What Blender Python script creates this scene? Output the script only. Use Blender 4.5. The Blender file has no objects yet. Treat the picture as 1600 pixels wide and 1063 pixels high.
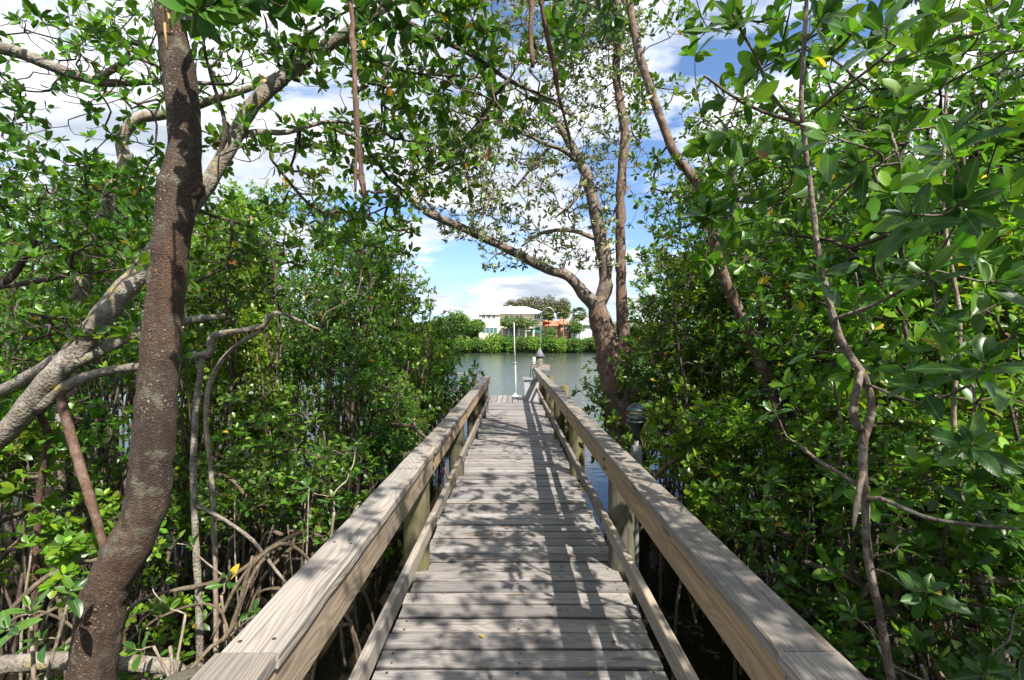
import bpy, math, random
import numpy as np
from mathutils import Vector, Matrix

SC = bpy.context.scene
COL = SC.collection
R = math.radians
rng = np.random.default_rng(7)
random.seed(7)

# ------------------------------------------------------------------ camera, sky, sun, exposure
EYE = 1.5                      # eye height above the deck (deck top is z = 0)
WATER = -0.75
cam_d = bpy.data.cameras.new('camera')
cam_d.sensor_width = 36.0
cam_d.lens = 18.0
cam_d.shift_x = -3 / 1600
cam_d.shift_y = 7.5 / 1600
cam_d.clip_start = 0.02
cam_d.clip_end = 6000
cam = bpy.data.objects.new('camera', cam_d)
cam.location = (0, 0, EYE)
cam.rotation_euler = (R(90), 0, 0)
COL.objects.link(cam)
SC.camera = cam

LIGHT = Vector((-0.456, 0.74, -1.0)).normalized()
SUN_ELEV = math.asin(-LIGHT.z)
SUN_ROT = math.atan2(-LIGHT.x, -LIGHT.y)

world = bpy.data.worlds.new('World')
SC.world = world
world.use_nodes = True


class NT:
    """tiny helper for node trees"""
    def __init__(self, tree):
        self.t = tree
        tree.nodes.clear()

    def n(self, kind, ins=None, **props):
        nd = self.t.nodes.new(kind)
        for k, v in props.items():
            setattr(nd, k, v)
        for k, v in (ins or {}).items():
            sock = nd.inputs[k]
            if hasattr(v, 'is_output'):
                self.t.links.new(v, sock)
            else:
                sock.default_value = v
        return nd

    def math(self, op, a, b=0.0, c=None):
        ins = {0: a, 1: b}
        if c is not None:
            ins[2] = c
        return self.n('ShaderNodeMath', ins, operation=op).outputs[0]

    def vmath(self, op, a, b=(0, 0, 0)):
        return self.n('ShaderNodeVectorMath', {0: a, 1: b}, operation=op).outputs[0]

    def mix(self, fac, a, b, mode='MIX'):
        nd = self.n('ShaderNodeMix', None, data_type='RGBA', blend_type=mode)
        for i, v in ((0, fac), (6, a), (7, b)):
            if hasattr(v, 'is_output'):
                self.t.links.new(v, nd.inputs[i])
            else:
                nd.inputs[i].default_value = v
        return nd.outputs[2]

    def ramp(self, fac, stops, interp='LINEAR'):
        nd = self.n('ShaderNodeValToRGB', {0: fac})
        cr = nd.color_ramp
        cr.interpolation = interp
        while len(cr.elements) < len(stops):
            cr.elements.new(0.5)
        for e, (p, c) in zip(cr.elements, stops):
            e.position = p
            e.color = c if len(c) == 4 else (*c, 1)
        return nd.outputs[0]

    def maprange(self, v, a, b, c=0.0, d=1.0):
        return self.n('ShaderNodeMapRange', {0: v, 1: a, 2: b, 3: c, 4: d}).outputs[0]

    def noise(self, vec, scale, detail=3.0, rough=0.5, dist=0.0):
        return self.n('ShaderNodeTexNoise', {'Vector': vec, 'Scale': scale, 'Detail': detail,
                                             'Roughness': rough, 'Distortion': dist}).outputs[0]


w = NT(world.node_tree)
sky = w.n('ShaderNodeTexSky', sky_type='NISHITA', sun_disc=False, sun_elevation=SUN_ELEV,
          sun_rotation=SUN_ROT, air_density=1.0, dust_density=0.6, ozone_density=1.6)
gdir = w.n('ShaderNodeTexCoord').outputs['Generated']
sep = w.n('ShaderNodeSeparateXYZ', {0: gdir})
zz = w.math('ADD', w.math('MAXIMUM', sep.outputs[2], 0.0), 0.16)
pl = w.n('ShaderNodeCombineXYZ', {0: w.math('DIVIDE', sep.outputs[0], zz), 1: w.math('DIVIDE', sep.outputs[1], zz),
                                  2: w.math('MULTIPLY', sep.outputs[2], 2.2)}).outputs[0]
pl = w.vmath('ADD', pl, (3.3, 1.2, 0.4))
cl = w.noise(pl, 1.5, 9.0, 0.57, 0.2)
mask = w.maprange(cl, 0.42, 0.52)
shade = w.noise(w.vmath('ADD', pl, (0.18, -0.3, 5.0)), 1.9, 6.0, 0.55)
puff = w.math('MULTIPLY', w.maprange(cl, 0.44, 0.58, 0.35, 1.0), w.maprange(shade, 0.40, 0.60))
puff = w.math('MAXIMUM', puff, w.math('MULTIPLY', w.maprange(sep.outputs[2], 0.04, 0.34, 0.95, 0.0), w.maprange(shade, 0.34, 0.56)))
cloud = w.mix(puff, (5.3, 5.4, 5.55, 1), (2.35, 2.65, 3.1, 1))
skyblue = w.mix(1.0, sky.outputs[0], (0.60, 0.68, 0.80, 1), 'MULTIPLY')
skycol = w.mix(mask, skyblue, cloud)
bg = w.n('ShaderNodeBackground', {'Color': skycol, 'Strength': 0.13})
w.n('ShaderNodeOutputWorld', {'Surface': bg.outputs[0]})

sun_d = bpy.data.lights.new('sun', 'SUN')
sun_d.energy = 5.0
sun_d.angle = R(0.53)
sun_d.color = (1.0, 0.945, 0.87)
sun = bpy.data.objects.new('sun', sun_d)
sun.rotation_euler = LIGHT.to_track_quat('-Z', 'Y').to_euler()
sun.location = (6, -10, 14)
COL.objects.link(sun)

vs = SC.view_settings
vs.view_transform = 'Standard'
vs.look = 'None'
vs.exposure = 1.1
vs.gamma = 1.0
vs.use_curve_mapping = False
SC.cycles.max_bounces = 7
SC.cycles.diffuse_bounces = 4
SC.cycles.glossy_bounces = 3
SC.cycles.transmission_bounces = 4
SC.cycles.transparent_max_bounces = 4
SC.cycles.sample_clamp_indirect = 6.0
SC.cycles.caustics_reflective = False
SC.cycles.caustics_refractive = False
SC.cycles.use_denoising = True


# ------------------------------------------------------------------ helpers
def P(px, py, d):
    """a point at distance d along the boardwalk, given where the photograph shows it"""
    return np.array([(px - 803) / 800 * d, d, EYE - (py - 539) / 800 * d])


def tag(o, label=None, cat=None, group=None, kind=None):
    if label: o['label'] = label
    if cat: o['category'] = cat
    if group: o['group'] = group
    if kind: o['kind'] = kind
    return o


def empty(name, loc=(0, 0, 0), rz=0.0):
    o = bpy.data.objects.new(name, None)
    o.empty_display_size = 0.1
    o.location = loc
    o.rotation_euler = (0, 0, rz)
    COL.objects.link(o)
    return o


def link(name, mesh, parent=None, loc=None, rot=None, scale=None):
    o = bpy.data.objects.new(name, mesh)
    COL.objects.link(o)
    if parent is not None:
        o.parent = parent
    if loc is not None: o.location = loc
    if rot is not None: o.rotation_euler = rot
    if scale is not None: o.scale = scale
    return o


class MB:
    """collects geometry, builds ONE mesh"""
    def __init__(self):
        self.v = []; self.f = []; self.c = []; self.nv = 0

    def add(self, verts, faces, col=None):
        verts = np.asarray(verts, float)
        self.v.append(verts)
        for f in faces:                      # list of int arrays (n,k)
            self.f.append(np.asarray(f, int) + self.nv)
        if col is not None:
            self.c.append(np.broadcast_to(col, (len(verts), 3)) if np.ndim(col) == 1 else col)
        self.nv += len(verts)
        return self

    def box(self, x0, x1, y0, y1, z0, z1):
        v = [(x, y, z) for x in (x0, x1) for y in (y0, y1) for z in (z0, z1)]
        q = [(0, 1, 3, 2), (4, 6, 7, 5), (0, 4, 5, 1), (2, 3, 7, 6), (0, 2, 6, 4), (1, 5, 7, 3)]
        return self.add(v, [np.array(q)])

    def tube(self, pts, rad, sides=6, cap=True, wob=0.0, rg=None):
        pts = np.asarray(pts, float); rad = np.broadcast_to(np.asarray(rad, float), (len(pts),))
        n = len(pts)
        tan = np.gradient(pts, axis=0)
        tan /= np.linalg.norm(tan, axis=1)[:, None] + 1e-9
        ref = np.array([0.0, 0.0, 1.0]) if abs(tan[0][2]) < 0.9 else np.array([1.0, 0, 0])
        u = np.cross(tan[0], ref); u /= np.linalg.norm(u)
        U = []
        for t in tan:
            u = u - t * (u @ t); u /= np.linalg.norm(u) + 1e-9
            U.append(u)
        U = np.array(U); V = np.cross(tan, U)
        a = np.arange(sides) / sides * 2 * np.pi
        rr = rad[:, None] * np.ones((n, sides))
        if wob and rg is not None:
            rr = rr * (1 + wob * rg.standard_normal((n, sides)))
        ring = pts[:, None, :] + rr[:, :, None] * (np.cos(a)[None, :, None] * U[:, None, :] + np.sin(a)[None, :, None] * V[:, None, :])
        i = np.arange(n - 1)[:, None] * sides; j = np.arange(sides)[None, :]; k = (j + 1) % sides
        q = np.stack([i + j, i + k, i + sides + k, i + sides + j], -1).reshape(-1, 4)
        verts = ring.reshape(-1, 3); faces = [q]
        if cap:
            verts = np.vstack([verts, pts[0], pts[-1]])
            c0, c1 = n * sides, n * sides + 1
            jj = np.arange(sides); kk = (jj + 1) % sides
            faces.append(np.stack([np.full(sides, c0), kk, jj], -1))
            b = (n - 1) * sides
            faces.append(np.stack([np.full(sides, c1), b + jj, b + kk], -1))
        return self.add(verts, faces)

    def lathe(self, prof, sides=16, centre=(0, 0)):
        prof = np.asarray(prof, float)
        a = np.arange(sides) / sides * 2 * np.pi
        n = len(prof)
        v = np.stack([centre[0] + prof[:, 0:1] * np.cos(a), centre[1] + prof[:, 0:1] * np.sin(a), prof[:, 1:2] * np.ones(sides)], -1).reshape(-1, 3)
        i = np.arange(n - 1)[:, None] * sides; j = np.arange(sides)[None, :]; k = (j + 1) % sides
        q = np.stack([i + j, i + k, i + sides + k, i + sides + j], -1).reshape(-1, 4)
        return self.add(v, [q])

    def mesh(self, name, mat, smooth=False):
        me = bpy.data.meshes.new(name)
        v = np.vstack(self.v)
        me.vertices.add(len(v)); me.vertices.foreach_set('co', v.ravel().astype(np.float32))
        loops = np.concatenate([f.ravel() for f in self.f])
        tot = np.concatenate([np.full(len(f), f.shape[1]) for f in self.f])
        start = np.concatenate([[0], np.cumsum(tot)[:-1]])
        me.loops.add(len(loops)); me.loops.foreach_set('vertex_index', loops.astype(np.int32))
        me.polygons.add(len(tot))
        me.polygons.foreach_set('loop_start', start.astype(np.int32))
        me.polygons.foreach_set('loop_total', tot.astype(np.int32))
        me.polygons.foreach_set('use_smooth', np.full(len(tot), smooth))
        if self.c:
            c = np.vstack(self.c)
            at = me.color_attributes.new('lc', 'FLOAT_COLOR', 'POINT')
            at.data.foreach_set('color', np.hstack([c, np.ones((len(c), 1))]).ravel().astype(np.float32))
        me.update(calc_edges=True)
        me.materials.append(mat)
        return me

    def build(self, name, mat, parent=None, smooth=False, loc=None, rot=None):
        return link(name, self.mesh(name, mat, smooth), parent, loc, rot)


def spline(pts, rads, step=0.06, wob=0.0, rg=None):
    """Catmull-Rom through pts, resampled"""
    p = np.asarray(pts, float); r = np.asarray(rads, float)
    P0 = np.vstack([2 * p[0] - p[1], p, 2 * p[-1] - p[-2]])
    out = []; ro = []
    for i in range(len(p) - 1):
        a, b, c, d = P0[i:i + 4]
        m = max(2, int(np.linalg.norm(c - b) / step))
        t = (np.arange(m) / m)[:, None]
        out.append(0.5 * (2 * b + (c - a) * t + (2 * a - 5 * b + 4 * c - d) * t ** 2 + (3 * b - a - 3 * c + d) * t ** 3))
        ro.append(r[i] + (r[i + 1] - r[i]) * t[:, 0])
    out.append(p[-1:]); ro.append(r[-1:])
    o = np.vstack(out); rr = np.concatenate(ro)
    if wob and rg is not None:
        o = o + rg.standard_normal(o.shape) * wob * rr[:, None]
        rr = rr * (1 + rg.standard_normal(len(rr)) * wob)
    return o, rr


def norm(a):
    return a / (np.linalg.norm(a, axis=-1, keepdims=True) + 1e-9)


# ------------------------------------------------------------------ materials
def new_mat(name):
    m = bpy.data.materials.new(name)
    m.use_nodes = True
    return m, NT(m.node_tree)


def plain(name, col, rough=0.6, metal=0.0, var=0.12, scale=8.0, bump=0.0):
    m, t = new_mat(name)
    co = t.n('ShaderNodeTexCoord').outputs['Object']
    nz = t.noise(co, scale, 5.0, 0.6)
    c = t.mix(nz, tuple(x * (1 - var) for x in col) + (1,), tuple(min(1, x * (1 + var)) for x in col) + (1,))
    b = t.n('ShaderNodeBsdfPrincipled', {'Base Color': c, 'Roughness': rough, 'Metallic': metal})
    if bump:
        bp = t.n('ShaderNodeBump', {'Height': t.noise(co, scale * 6, 4.0), 'Strength': bump, 'Distance': 0.01})
        t.t.links.new(bp.outputs[0], b.inputs['Normal'])
    t.n('ShaderNodeOutputMaterial', {'Surface': b.outputs[0]})
    return m


def wood(name, dark, light, stain=(0.16, 0.14, 0.12), stain_amt=0.5, green=0.0, ring=30.0, vert=False, knots=True, edge=0.0):
    """weathered sawn timber, length along local X"""
    m, t = new_mat(name)
    co = t.n('ShaderNodeTexCoord').outputs['Object']
    if vert:
        s_ = t.n('ShaderNodeSeparateXYZ', {0: co})
        co = t.n('ShaderNodeCombineXYZ', {0: s_.outputs[2], 1: s_.outputs[0], 2: s_.outputs[1]}).outputs[0]
    rnd = t.n('ShaderNodeObjectInfo').outputs['Random']
    off = t.n('ShaderNodeCombineXYZ', {0: t.math('MULTIPLY', rnd, 71.0), 1: t.math('MULTIPLY', rnd, 3.1), 2: t.math('MULTIPLY', rnd, 17.0)}).outputs[0]
    v = t.vmath('ADD', co, off)
    lo = t.noise(t.vmath('MULTIPLY', v, (1.1, 5.0, 5.0)), 1.0, 2.0, 0.5)
    ctr = t.n('ShaderNodeCombineXYZ', {0: 0.0, 1: t.math('MULTIPLY', t.math('SUBTRACT', lo, 0.5), 0.22), 2: t.math('ADD', -0.055, t.math('MULTIPLY', t.math('SUBTRACT', lo, 0.5), 0.2))}).outputs[0]
    rv = t.vmath('ADD', t.vmath('MULTIPLY', co, (0.03, 1, 1)), ctr)
    wv = t.n('ShaderNodeTexWave', {'Vector': rv, 'Scale': ring, 'Distortion': 1.2, 'Detail': 2.0, 'Detail Scale': 1.5},
             wave_type='RINGS', rings_direction='X').outputs['Fac']
    fib = t.noise(t.vmath('MULTIPLY', v, (3.0, 110.0, 110.0)), 1.0, 3.0, 0.6)
    g = t.math('ADD', t.math('MULTIPLY', wv, 0.45), t.math('MULTIPLY', fib, 0.65))
    c = t.mix(g, (*dark, 1), (*light, 1))
    st = t.maprange(t.noise(t.vmath('MULTIPLY', v, (1.3, 6.0, 6.0)), 1.4, 5.0, 0.6), 0.42, 0.72)
    c = t.mix(t.math('MULTIPLY', st, stain_amt), c, (*stain, 1))
    ck = t.maprange(t.noise(t.vmath('MULTIPLY', v, (1.6, 75.0, 75.0)), 1.0, 2.0, 0.5), 0.60, 0.72)
    c = t.mix(t.math('MULTIPLY', ck, 0.6), c, (0.06, 0.052, 0.045, 1))
    h = t.math('SUBTRACT', g, t.math('MULTIPLY', ck, 0.8))
    if knots:
        vo = t.n('ShaderNodeTexVoronoi', {'Vector': t.vmath('MULTIPLY', v, (2.2, 9.0, 9.0)), 'Scale': 1.0}).outputs['Distance']
        kn = t.maprange(vo, 0.10, 0.17, 1.0, 0.0)
        c = t.mix(t.math('MULTIPLY', kn, 0.75), c, (0.09, 0.055, 0.03, 1))
    if green:
        gm = t.maprange(t.noise(v, 7.0, 4.0, 0.6), 0.42, 0.62)
        c = t.mix(t.math('MULTIPLY', gm, green), c, (0.105, 0.11, 0.038, 1))
    if edge:
        ay = t.math('ADD', t.math('ABSOLUTE', t.n('ShaderNodeSeparateXYZ', {0: co}).outputs[1]), t.math('MULTIPLY', t.math('SUBTRACT', t.noise(v, 9.0, 3.0, 0.6), 0.5), 0.012))
        c = t.mix(t.maprange(ay, edge, edge + 0.006, 0.0, 0.85), c, (0.035, 0.03, 0.025, 1))
    val = t.math('ADD', 0.68, t.math('MULTIPLY', rnd, 0.58))
    hsv = t.n('ShaderNodeHueSaturation', {'Hue': 0.5, 'Saturation': t.math('ADD', 0.75, t.math('MULTIPLY', t.math('FRACT', t.math('MULTIPLY', rnd, 13.0)), 0.5)), 'Value': val, 'Color': c}).outputs[0]
    b = t.n('ShaderNodeBsdfPrincipled', {'Base Color': hsv, 'Roughness': 0.78})
    bp = t.n('ShaderNodeBump', {'Height': h, 'Strength': 0.45, 'Distance': 0.004})
    t.t.links.new(bp.outputs[0], b.inputs['Normal'])
    t.n('ShaderNodeOutputMaterial', {'Surface': b.outputs[0]})
    return m


def bark(name, dark, light, patch=None, patch_amt=0.0, moss=None, scale=26.0, bump=0.8, stretch=0.45, lo=0.5, speck=0.0):
    m, t = new_mat(name)
    co = t.n('ShaderNodeTexCoord').outputs['Object']
    v = t.vmath('MULTIPLY', co, (1, 1, stretch))
    vo = t.n('ShaderNodeTexVoronoi', {'Vector': t.vmath('ADD', v, t.vmath('MULTIPLY', t.n('ShaderNodeTexNoise', {'Vector': co, 'Scale': scale * 0.7, 'Detail': 3.0}).outputs['Color'], (0.05, 0.05, 0.05))), 'Scale': scale * 2.6}, feature='F1').outputs['Distance']
    nz = t.noise(v, scale, 6.0, 0.65)
    g = t.math('ADD', t.math('MULTIPLY', nz, 0.7), t.math('MULTIPLY', vo, 0.5))
    c = t.mix(t.maprange(g, 0.3, 0.85), (*dark, 1), (*light, 1))
    big = t.noise(co, 3.0, 4.0, 0.6)
    c = t.mix(t.math('MULTIPLY', t.maprange(big, 0.35, 0.7), 0.5), c, tuple(x * 0.55 for x in dark) + (1,))
    if patch:
        pm = t.maprange(t.noise(co, 13.0, 5.0, 0.62, 0.3), lo, lo + 0.1)
        c = t.mix(t.math('MULTIPLY', pm, patch_amt), c, (*patch, 1))
    if speck:
        stn = t.noise(t.vmath('MULTIPLY', co, (1, 1, 0.12)), 16.0, 4.0, 0.6)
        c = t.mix(t.maprange(stn, 0.45, 0.65, 0.0, 0.7), c, t.mix(1.0, c, (0.35, 0.33, 0.33, 1), 'MULTIPLY'))
        grey = t.maprange(t.noise(t.vmath('ADD', co, (5, 1, 7)), 4.0, 6.0, 0.7), 0.54, 0.66, 0.0, 0.5)
        c = t.mix(grey, c, (0.115, 0.095, 0.075, 1))
        sp = t.n('ShaderNodeTexVoronoi', {'Vector': co, 'Scale': 62.0}, feature='F1').outputs['Distance']
        c = t.mix(t.math('MULTIPLY', t.math('MULTIPLY', t.maprange(sp, 0.16, 0.24, 1.0, 0.0), t.maprange(t.noise(co, 5.0, 3.0), 0.45, 0.6)), speck), c, (0.34, 0.30, 0.23, 1))
        c = t.mix(t.maprange(t.noise(co, 2.2, 3.0, 0.6), 0.42, 0.66, 0.0, 0.6), c, t.mix(1.0, c, (1.5, 1.1, 0.8, 1), 'MULTIPLY'))
    if moss:
        mm = t.maprange(t.noise(t.vmath('ADD', co, (9, 4, 2)), 9.0, 4.0, 0.6), 0.58, 0.68)
        c = t.mix(t.math('MULTIPLY', mm, 0.75), c, (*moss, 1))
    b = t.n('ShaderNodeBsdfPrincipled', {'Base Color': c, 'Roughness': 0.85})
    bp = t.n('ShaderNodeBump', {'Height': g, 'Strength': bump, 'Distance': 0.012})
    t.t.links.new(bp.outputs[0], b.inputs['Normal'])
    t.n('ShaderNodeOutputMaterial', {'Surface': b.outputs[0]})
    return m


def leaf_shader(t, c, trans_col, rough, trans, normal=None):
    ins = {'Base Color': c, 'Roughness': rough, 'Specular IOR Level': 0.5}
    if normal is not None:
        ins['Normal'] = normal
    b = t.n('ShaderNodeBsdfPrincipled', ins)
    tr = t.n('ShaderNodeBsdfTranslucent', {'Color': trans_col})
    mx = t.n('ShaderNodeMixShader', {0: trans, 1: b.outputs[0], 2: tr.outputs[0]})
    t.n('ShaderNodeOutputMaterial', {'Surface': mx.outputs[0]})


def leaf_attr(name, rough=0.36, trans=0.43, tint=(1.5, 1.55, 0.75)):
    m, t = new_mat(name)
    c = t.n('ShaderNodeAttribute', attribute_name='lc').outputs['Color']
    rnd = t.n('ShaderNodeObjectInfo').outputs['Random']
    c = t.n('ShaderNodeHueSaturation', {'Hue': t.math('ADD', 0.488, t.math('MULTIPLY', rnd, 0.02)), 'Saturation': 1.0, 'Value': t.math('ADD', 0.85, t.math('MULTIPLY', rnd, 0.3)), 'Color': c}).outputs[0]
    tc = t.mix(1.0, c, (*tint, 1), 'MULTIPLY')
    leaf_shader(t, c, tc, rough, trans)
    return m


def leaf_obj(name, stops, rough=0.34, trans=0.34, tint=(1.5, 1.6, 0.7)):
    """large single leaves: colour by object, pale midrib and side veins along local x"""
    m, t = new_mat(name)
    co = t.n('ShaderNodeTexCoord').outputs['Object']
    s = t.n('ShaderNodeSeparateXYZ', {0: co})
    rnd = t.n('ShaderNodeObjectInfo').outputs['Random']
    c = t.ramp(rnd, stops)
    blot = t.noise(t.vmath('ADD', co, t.n('ShaderNodeCombineXYZ', {0: t.math('MULTIPLY', rnd, 40.0), 1: 0.0, 2: 0.0}).outputs[0]), 5.0, 4.0, 0.6)
    c = t.mix(t.maprange(blot, 0.35, 0.75, 0.0, 0.6), c, t.mix(1.0, c, (0.62, 0.66, 0.6, 1), 'MULTIPLY'))
    yel = t.maprange(t.noise(t.vmath('ADD', co, t.n('ShaderNodeCombineXYZ', {0: 0.0, 1: t.math('MULTIPLY', rnd, 90.0), 2: 0.0}).outputs[0]), 2.0, 3.0, 0.6), 0.58, 0.75, 0.0, 0.6)
    c = t.mix(yel, c, (0.20, 0.26, 0.035, 1))
    spot = t.maprange(t.noise(t.vmath('ADD', co, t.n('ShaderNodeCombineXYZ', {0: 0.0, 1: 3.0, 2: t.math('MULTIPLY', rnd, 60.0)}).outputs[0]), 9.0, 3.0, 0.5), 0.68, 0.72, 0.0, 0.8)
    c = t.mix(spot, c, (0.09, 0.06, 0.025, 1))
    ay = t.math('ABSOLUTE', s.outputs[1])
    rib = t.maprange(ay, 0.006, 0.016, 1.0, 0.0)
    vein = t.math('SINE', t.math('MULTIPLY', t.math('SUBTRACT', s.outputs[0], t.math('MULTIPLY', ay, 0.9)), 70.0))
    vm = t.maprange(vein, 0.86, 1.0, 0.0, 0.04)
    c = t.mix(t.math('MAXIMUM', t.math('MULTIPLY', rib, 0.55), vm), c, (0.20, 0.30, 0.08, 1))
    tc = t.mix(1.0, c, (*tint, 1), 'MULTIPLY')
    bp = t.n('ShaderNodeBump', {'Height': vein, 'Strength': 0.03, 'Distance': 0.004}).outputs[0]
    leaf_shader(t, c, tc, rough, trans, bp)
    return m


M = {}
M['deck'] = wood('deck_timber', (0.140, 0.127, 0.117), (0.320, 0.292, 0.268), (0.105, 0.10, 0.095), 0.7, edge=0.0605)
M['rail'] = wood('rail_timber', (0.150, 0.122, 0.094), (0.325, 0.278, 0.226), (0.15, 0.145, 0.14), 0.75, ring=24)
M['fascia'] = wood('fascia_timber', (0.22, 0.145, 0.08), (0.42, 0.30, 0.18), (0.16, 0.13, 0.09), 0.5, ring=24)
M['post'] = wood('post_timber', (0.058, 0.05, 0.03), (0.155, 0.135, 0.08), (0.028, 0.028, 0.016), 0.9, green=0.6, ring=18, vert=True)
M['pile_end'] = wood('pile_end_grain', (0.13, 0.08, 0.045), (0.34, 0.23, 0.14), (0.10, 0.07, 0.05), 0.4, ring=22, knots=False)
M['screw'] = plain('screw_steel', (0.06, 0.05, 0.045), 0.6, 0.5)
M['bark_brown'] = bark('bark_red_brown', (0.022, 0.014, 0.010), (0.118, 0.076, 0.047), (0.20, 0.175, 0.13), 0.4, moss=(0.15, 0.145, 0.10), scale=52, speck=0.9, stretch=1.5, bump=1.0, lo=0.60)
M['bark_lichen'] = bark('bark_grey_lichen', (0.10, 0.078, 0.058), (0.27, 0.235, 0.185), (0.34, 0.325, 0.265), 0.5, (0.30, 0.24, 0.045), scale=24, bump=1.0, stretch=0.9)
M['bark_dark'] = bark('bark_dark', (0.035, 0.025, 0.018), (0.13, 0.095, 0.07), (0.22, 0.2, 0.17), 0.3, scale=24, bump=0.8, lo=0.58)
M['bark_pale'] = bark('bark_pale', (0.12, 0.09, 0.065), (0.34, 0.27, 0.20), (0.42, 0.38, 0.32), 0.5, scale=22, bump=0.7)
M['bark_mid'] = bark('bark_mid_brown', (0.075, 0.054, 0.040), (0.225, 0.172, 0.128), (0.33, 0.30, 0.25), 0.4, scale=24, bump=0.9)
M['bark_button'] = bark('bark_buttonwood', (0.055, 0.032, 0.022), (0.20, 0.125, 0.085), (0.33, 0.29, 0.23), 0.35, scale=15, bump=1.0, stretch=0.25)
M['root'] = bark('root_bark', (0.042, 0.029, 0.018), (0.150, 0.108, 0.062), (0.21, 0.185, 0.125), 0.4, scale=26, bump=0.6)
M['aerial'] = bark('aerial_root_red', (0.055, 0.027, 0.016), (0.150, 0.080, 0.048), (0.22, 0.18, 0.14), 0.3, scale=30, bump=0.4)
M['straw'] = plain('dry_root_straw', (0.42, 0.27, 0.10), 0.7, var=0.25, scale=20)
M['leaf'] = leaf_attr('mangrove_leaf')
M['leaf_silver'] = leaf_attr('buttonwood_leaf', 0.5, 0.25, (1.1, 1.12, 0.9))
M['leaf_far'] = leaf_attr('far_leaf', 0.6, 0.3, (1.2, 1.3, 0.7))
M['leaf_big'] = leaf_obj('mangrove_leaf_large', [(0.0, (0.030, 0.085, 0.018)), (0.45, (0.045, 0.125, 0.022)), (0.85, (0.075, 0.175, 0.026)), (1.0, (0.14, 0.25, 0.03))])
M['leaf_yellow'] = leaf_obj('mangrove_leaf_yellow', [(0, (0.55, 0.36, 0.02)), (1, (0.62, 0.46, 0.04))])
M['leaf_dead'] = plain('dead_leaf', (0.16, 0.075, 0.035), 0.7, var=0.4, scale=30)

# ------------------------------------------------------------------ the setting: water and far land
m, t = new_mat('bay_water')
co = t.n('ShaderNodeTexCoord').outputs['Object']
n1 = t.noise(t.vmath('MULTIPLY', co, (0.8, 1.0, 1)), 4.5, 4.0, 0.65)
n2 = t.noise(t.vmath('MULTIPLY', co, (0.7, 1.0, 1)), 1.1, 3.0, 0.5)
hgt = t.math('ADD', t.math('MULTIPLY', n1, 0.5), n2)
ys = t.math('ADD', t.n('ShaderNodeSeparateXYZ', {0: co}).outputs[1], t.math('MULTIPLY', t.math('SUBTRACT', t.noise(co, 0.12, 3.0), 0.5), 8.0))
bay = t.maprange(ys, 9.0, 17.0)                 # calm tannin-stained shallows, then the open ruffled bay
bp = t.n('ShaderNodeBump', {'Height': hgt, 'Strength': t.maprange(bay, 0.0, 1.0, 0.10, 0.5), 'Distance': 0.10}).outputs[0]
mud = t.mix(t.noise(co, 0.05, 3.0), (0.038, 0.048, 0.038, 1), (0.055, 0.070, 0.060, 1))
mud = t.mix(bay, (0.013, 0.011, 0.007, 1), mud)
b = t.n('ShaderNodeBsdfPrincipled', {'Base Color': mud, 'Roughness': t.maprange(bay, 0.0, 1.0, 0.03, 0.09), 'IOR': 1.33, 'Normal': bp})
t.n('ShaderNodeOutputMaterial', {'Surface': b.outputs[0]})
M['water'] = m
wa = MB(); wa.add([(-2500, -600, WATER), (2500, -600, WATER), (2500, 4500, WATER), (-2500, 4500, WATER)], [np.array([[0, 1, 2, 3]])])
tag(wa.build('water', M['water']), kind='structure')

M['land'] = plain('far_lawn', (0.10, 0.15, 0.05), 0.9, var=0.3, scale=0.2)
la = MB()
gx = np.linspace(-900, 900, 46); gy = np.array([138, 140, 143, 148, 160, 220, 500, 4000.0])
gz = np.array([WATER - 0.5, WATER + 0.3, 0.6, 1.4, 2.0, 2.2, 2.5, 3.0])
lr = np.random.default_rng(3)
V = np.array([[x, y + (lr.normal() * 0.6 if y < 150 else 0), z + lr.normal() * 0.08] for y, z in zip(gy, gz) for x in gx])
nx = len(gx)
F = np.array([[j * nx + i, j * nx + i + 1, (j + 1) * nx + i + 1, (j + 1) * nx + i] for j in range(len(gy) - 1) for i in range(nx - 1)])
la.add(V, [F])
tag(la.build('terrain', M['land'], smooth=True), kind='structure')

# ------------------------------------------------------------------ boardwalk
def board_mesh(name, L, W, T, mat, bev=0.006, seed=0, seg=5):
    """sawn board, length along x, softened edges and slight warp"""
    rg = np.random.default_rng(seed)
    prof = np.array([(-W / 2 + bev, -T / 2), (W / 2 - bev, -T / 2), (W / 2, -T / 2 + bev), (W / 2, T / 2 - bev),
                     (W / 2 - bev, T / 2), (-W / 2 + bev, T / 2), (-W / 2, T / 2 - bev), (-W / 2, -T / 2 + bev)])
    xs = np.linspace(-L / 2, L / 2, seg + 1)
    verts = []
    for x in xs:
        dy, dz = rg.normal() * 0.0012, rg.normal() * 0.0012
        for (y, z) in prof:
            verts.append((x, y + dy, z + dz))
    n = 8; q = []
    for i in range(seg):
        for j in range(n):
            k = (j + 1) % n
            q.append((i * n + j, i * n + k, (i + 1) * n + k, (i + 1) * n + j)[::-1])
    mb = MB()
    mb.add(verts, [np.array(q), np.array([list(range(n))]), np.array([[seg * n + j for j in range(n)][::-1]])])
    return mb.mesh(name, mat)


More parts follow.
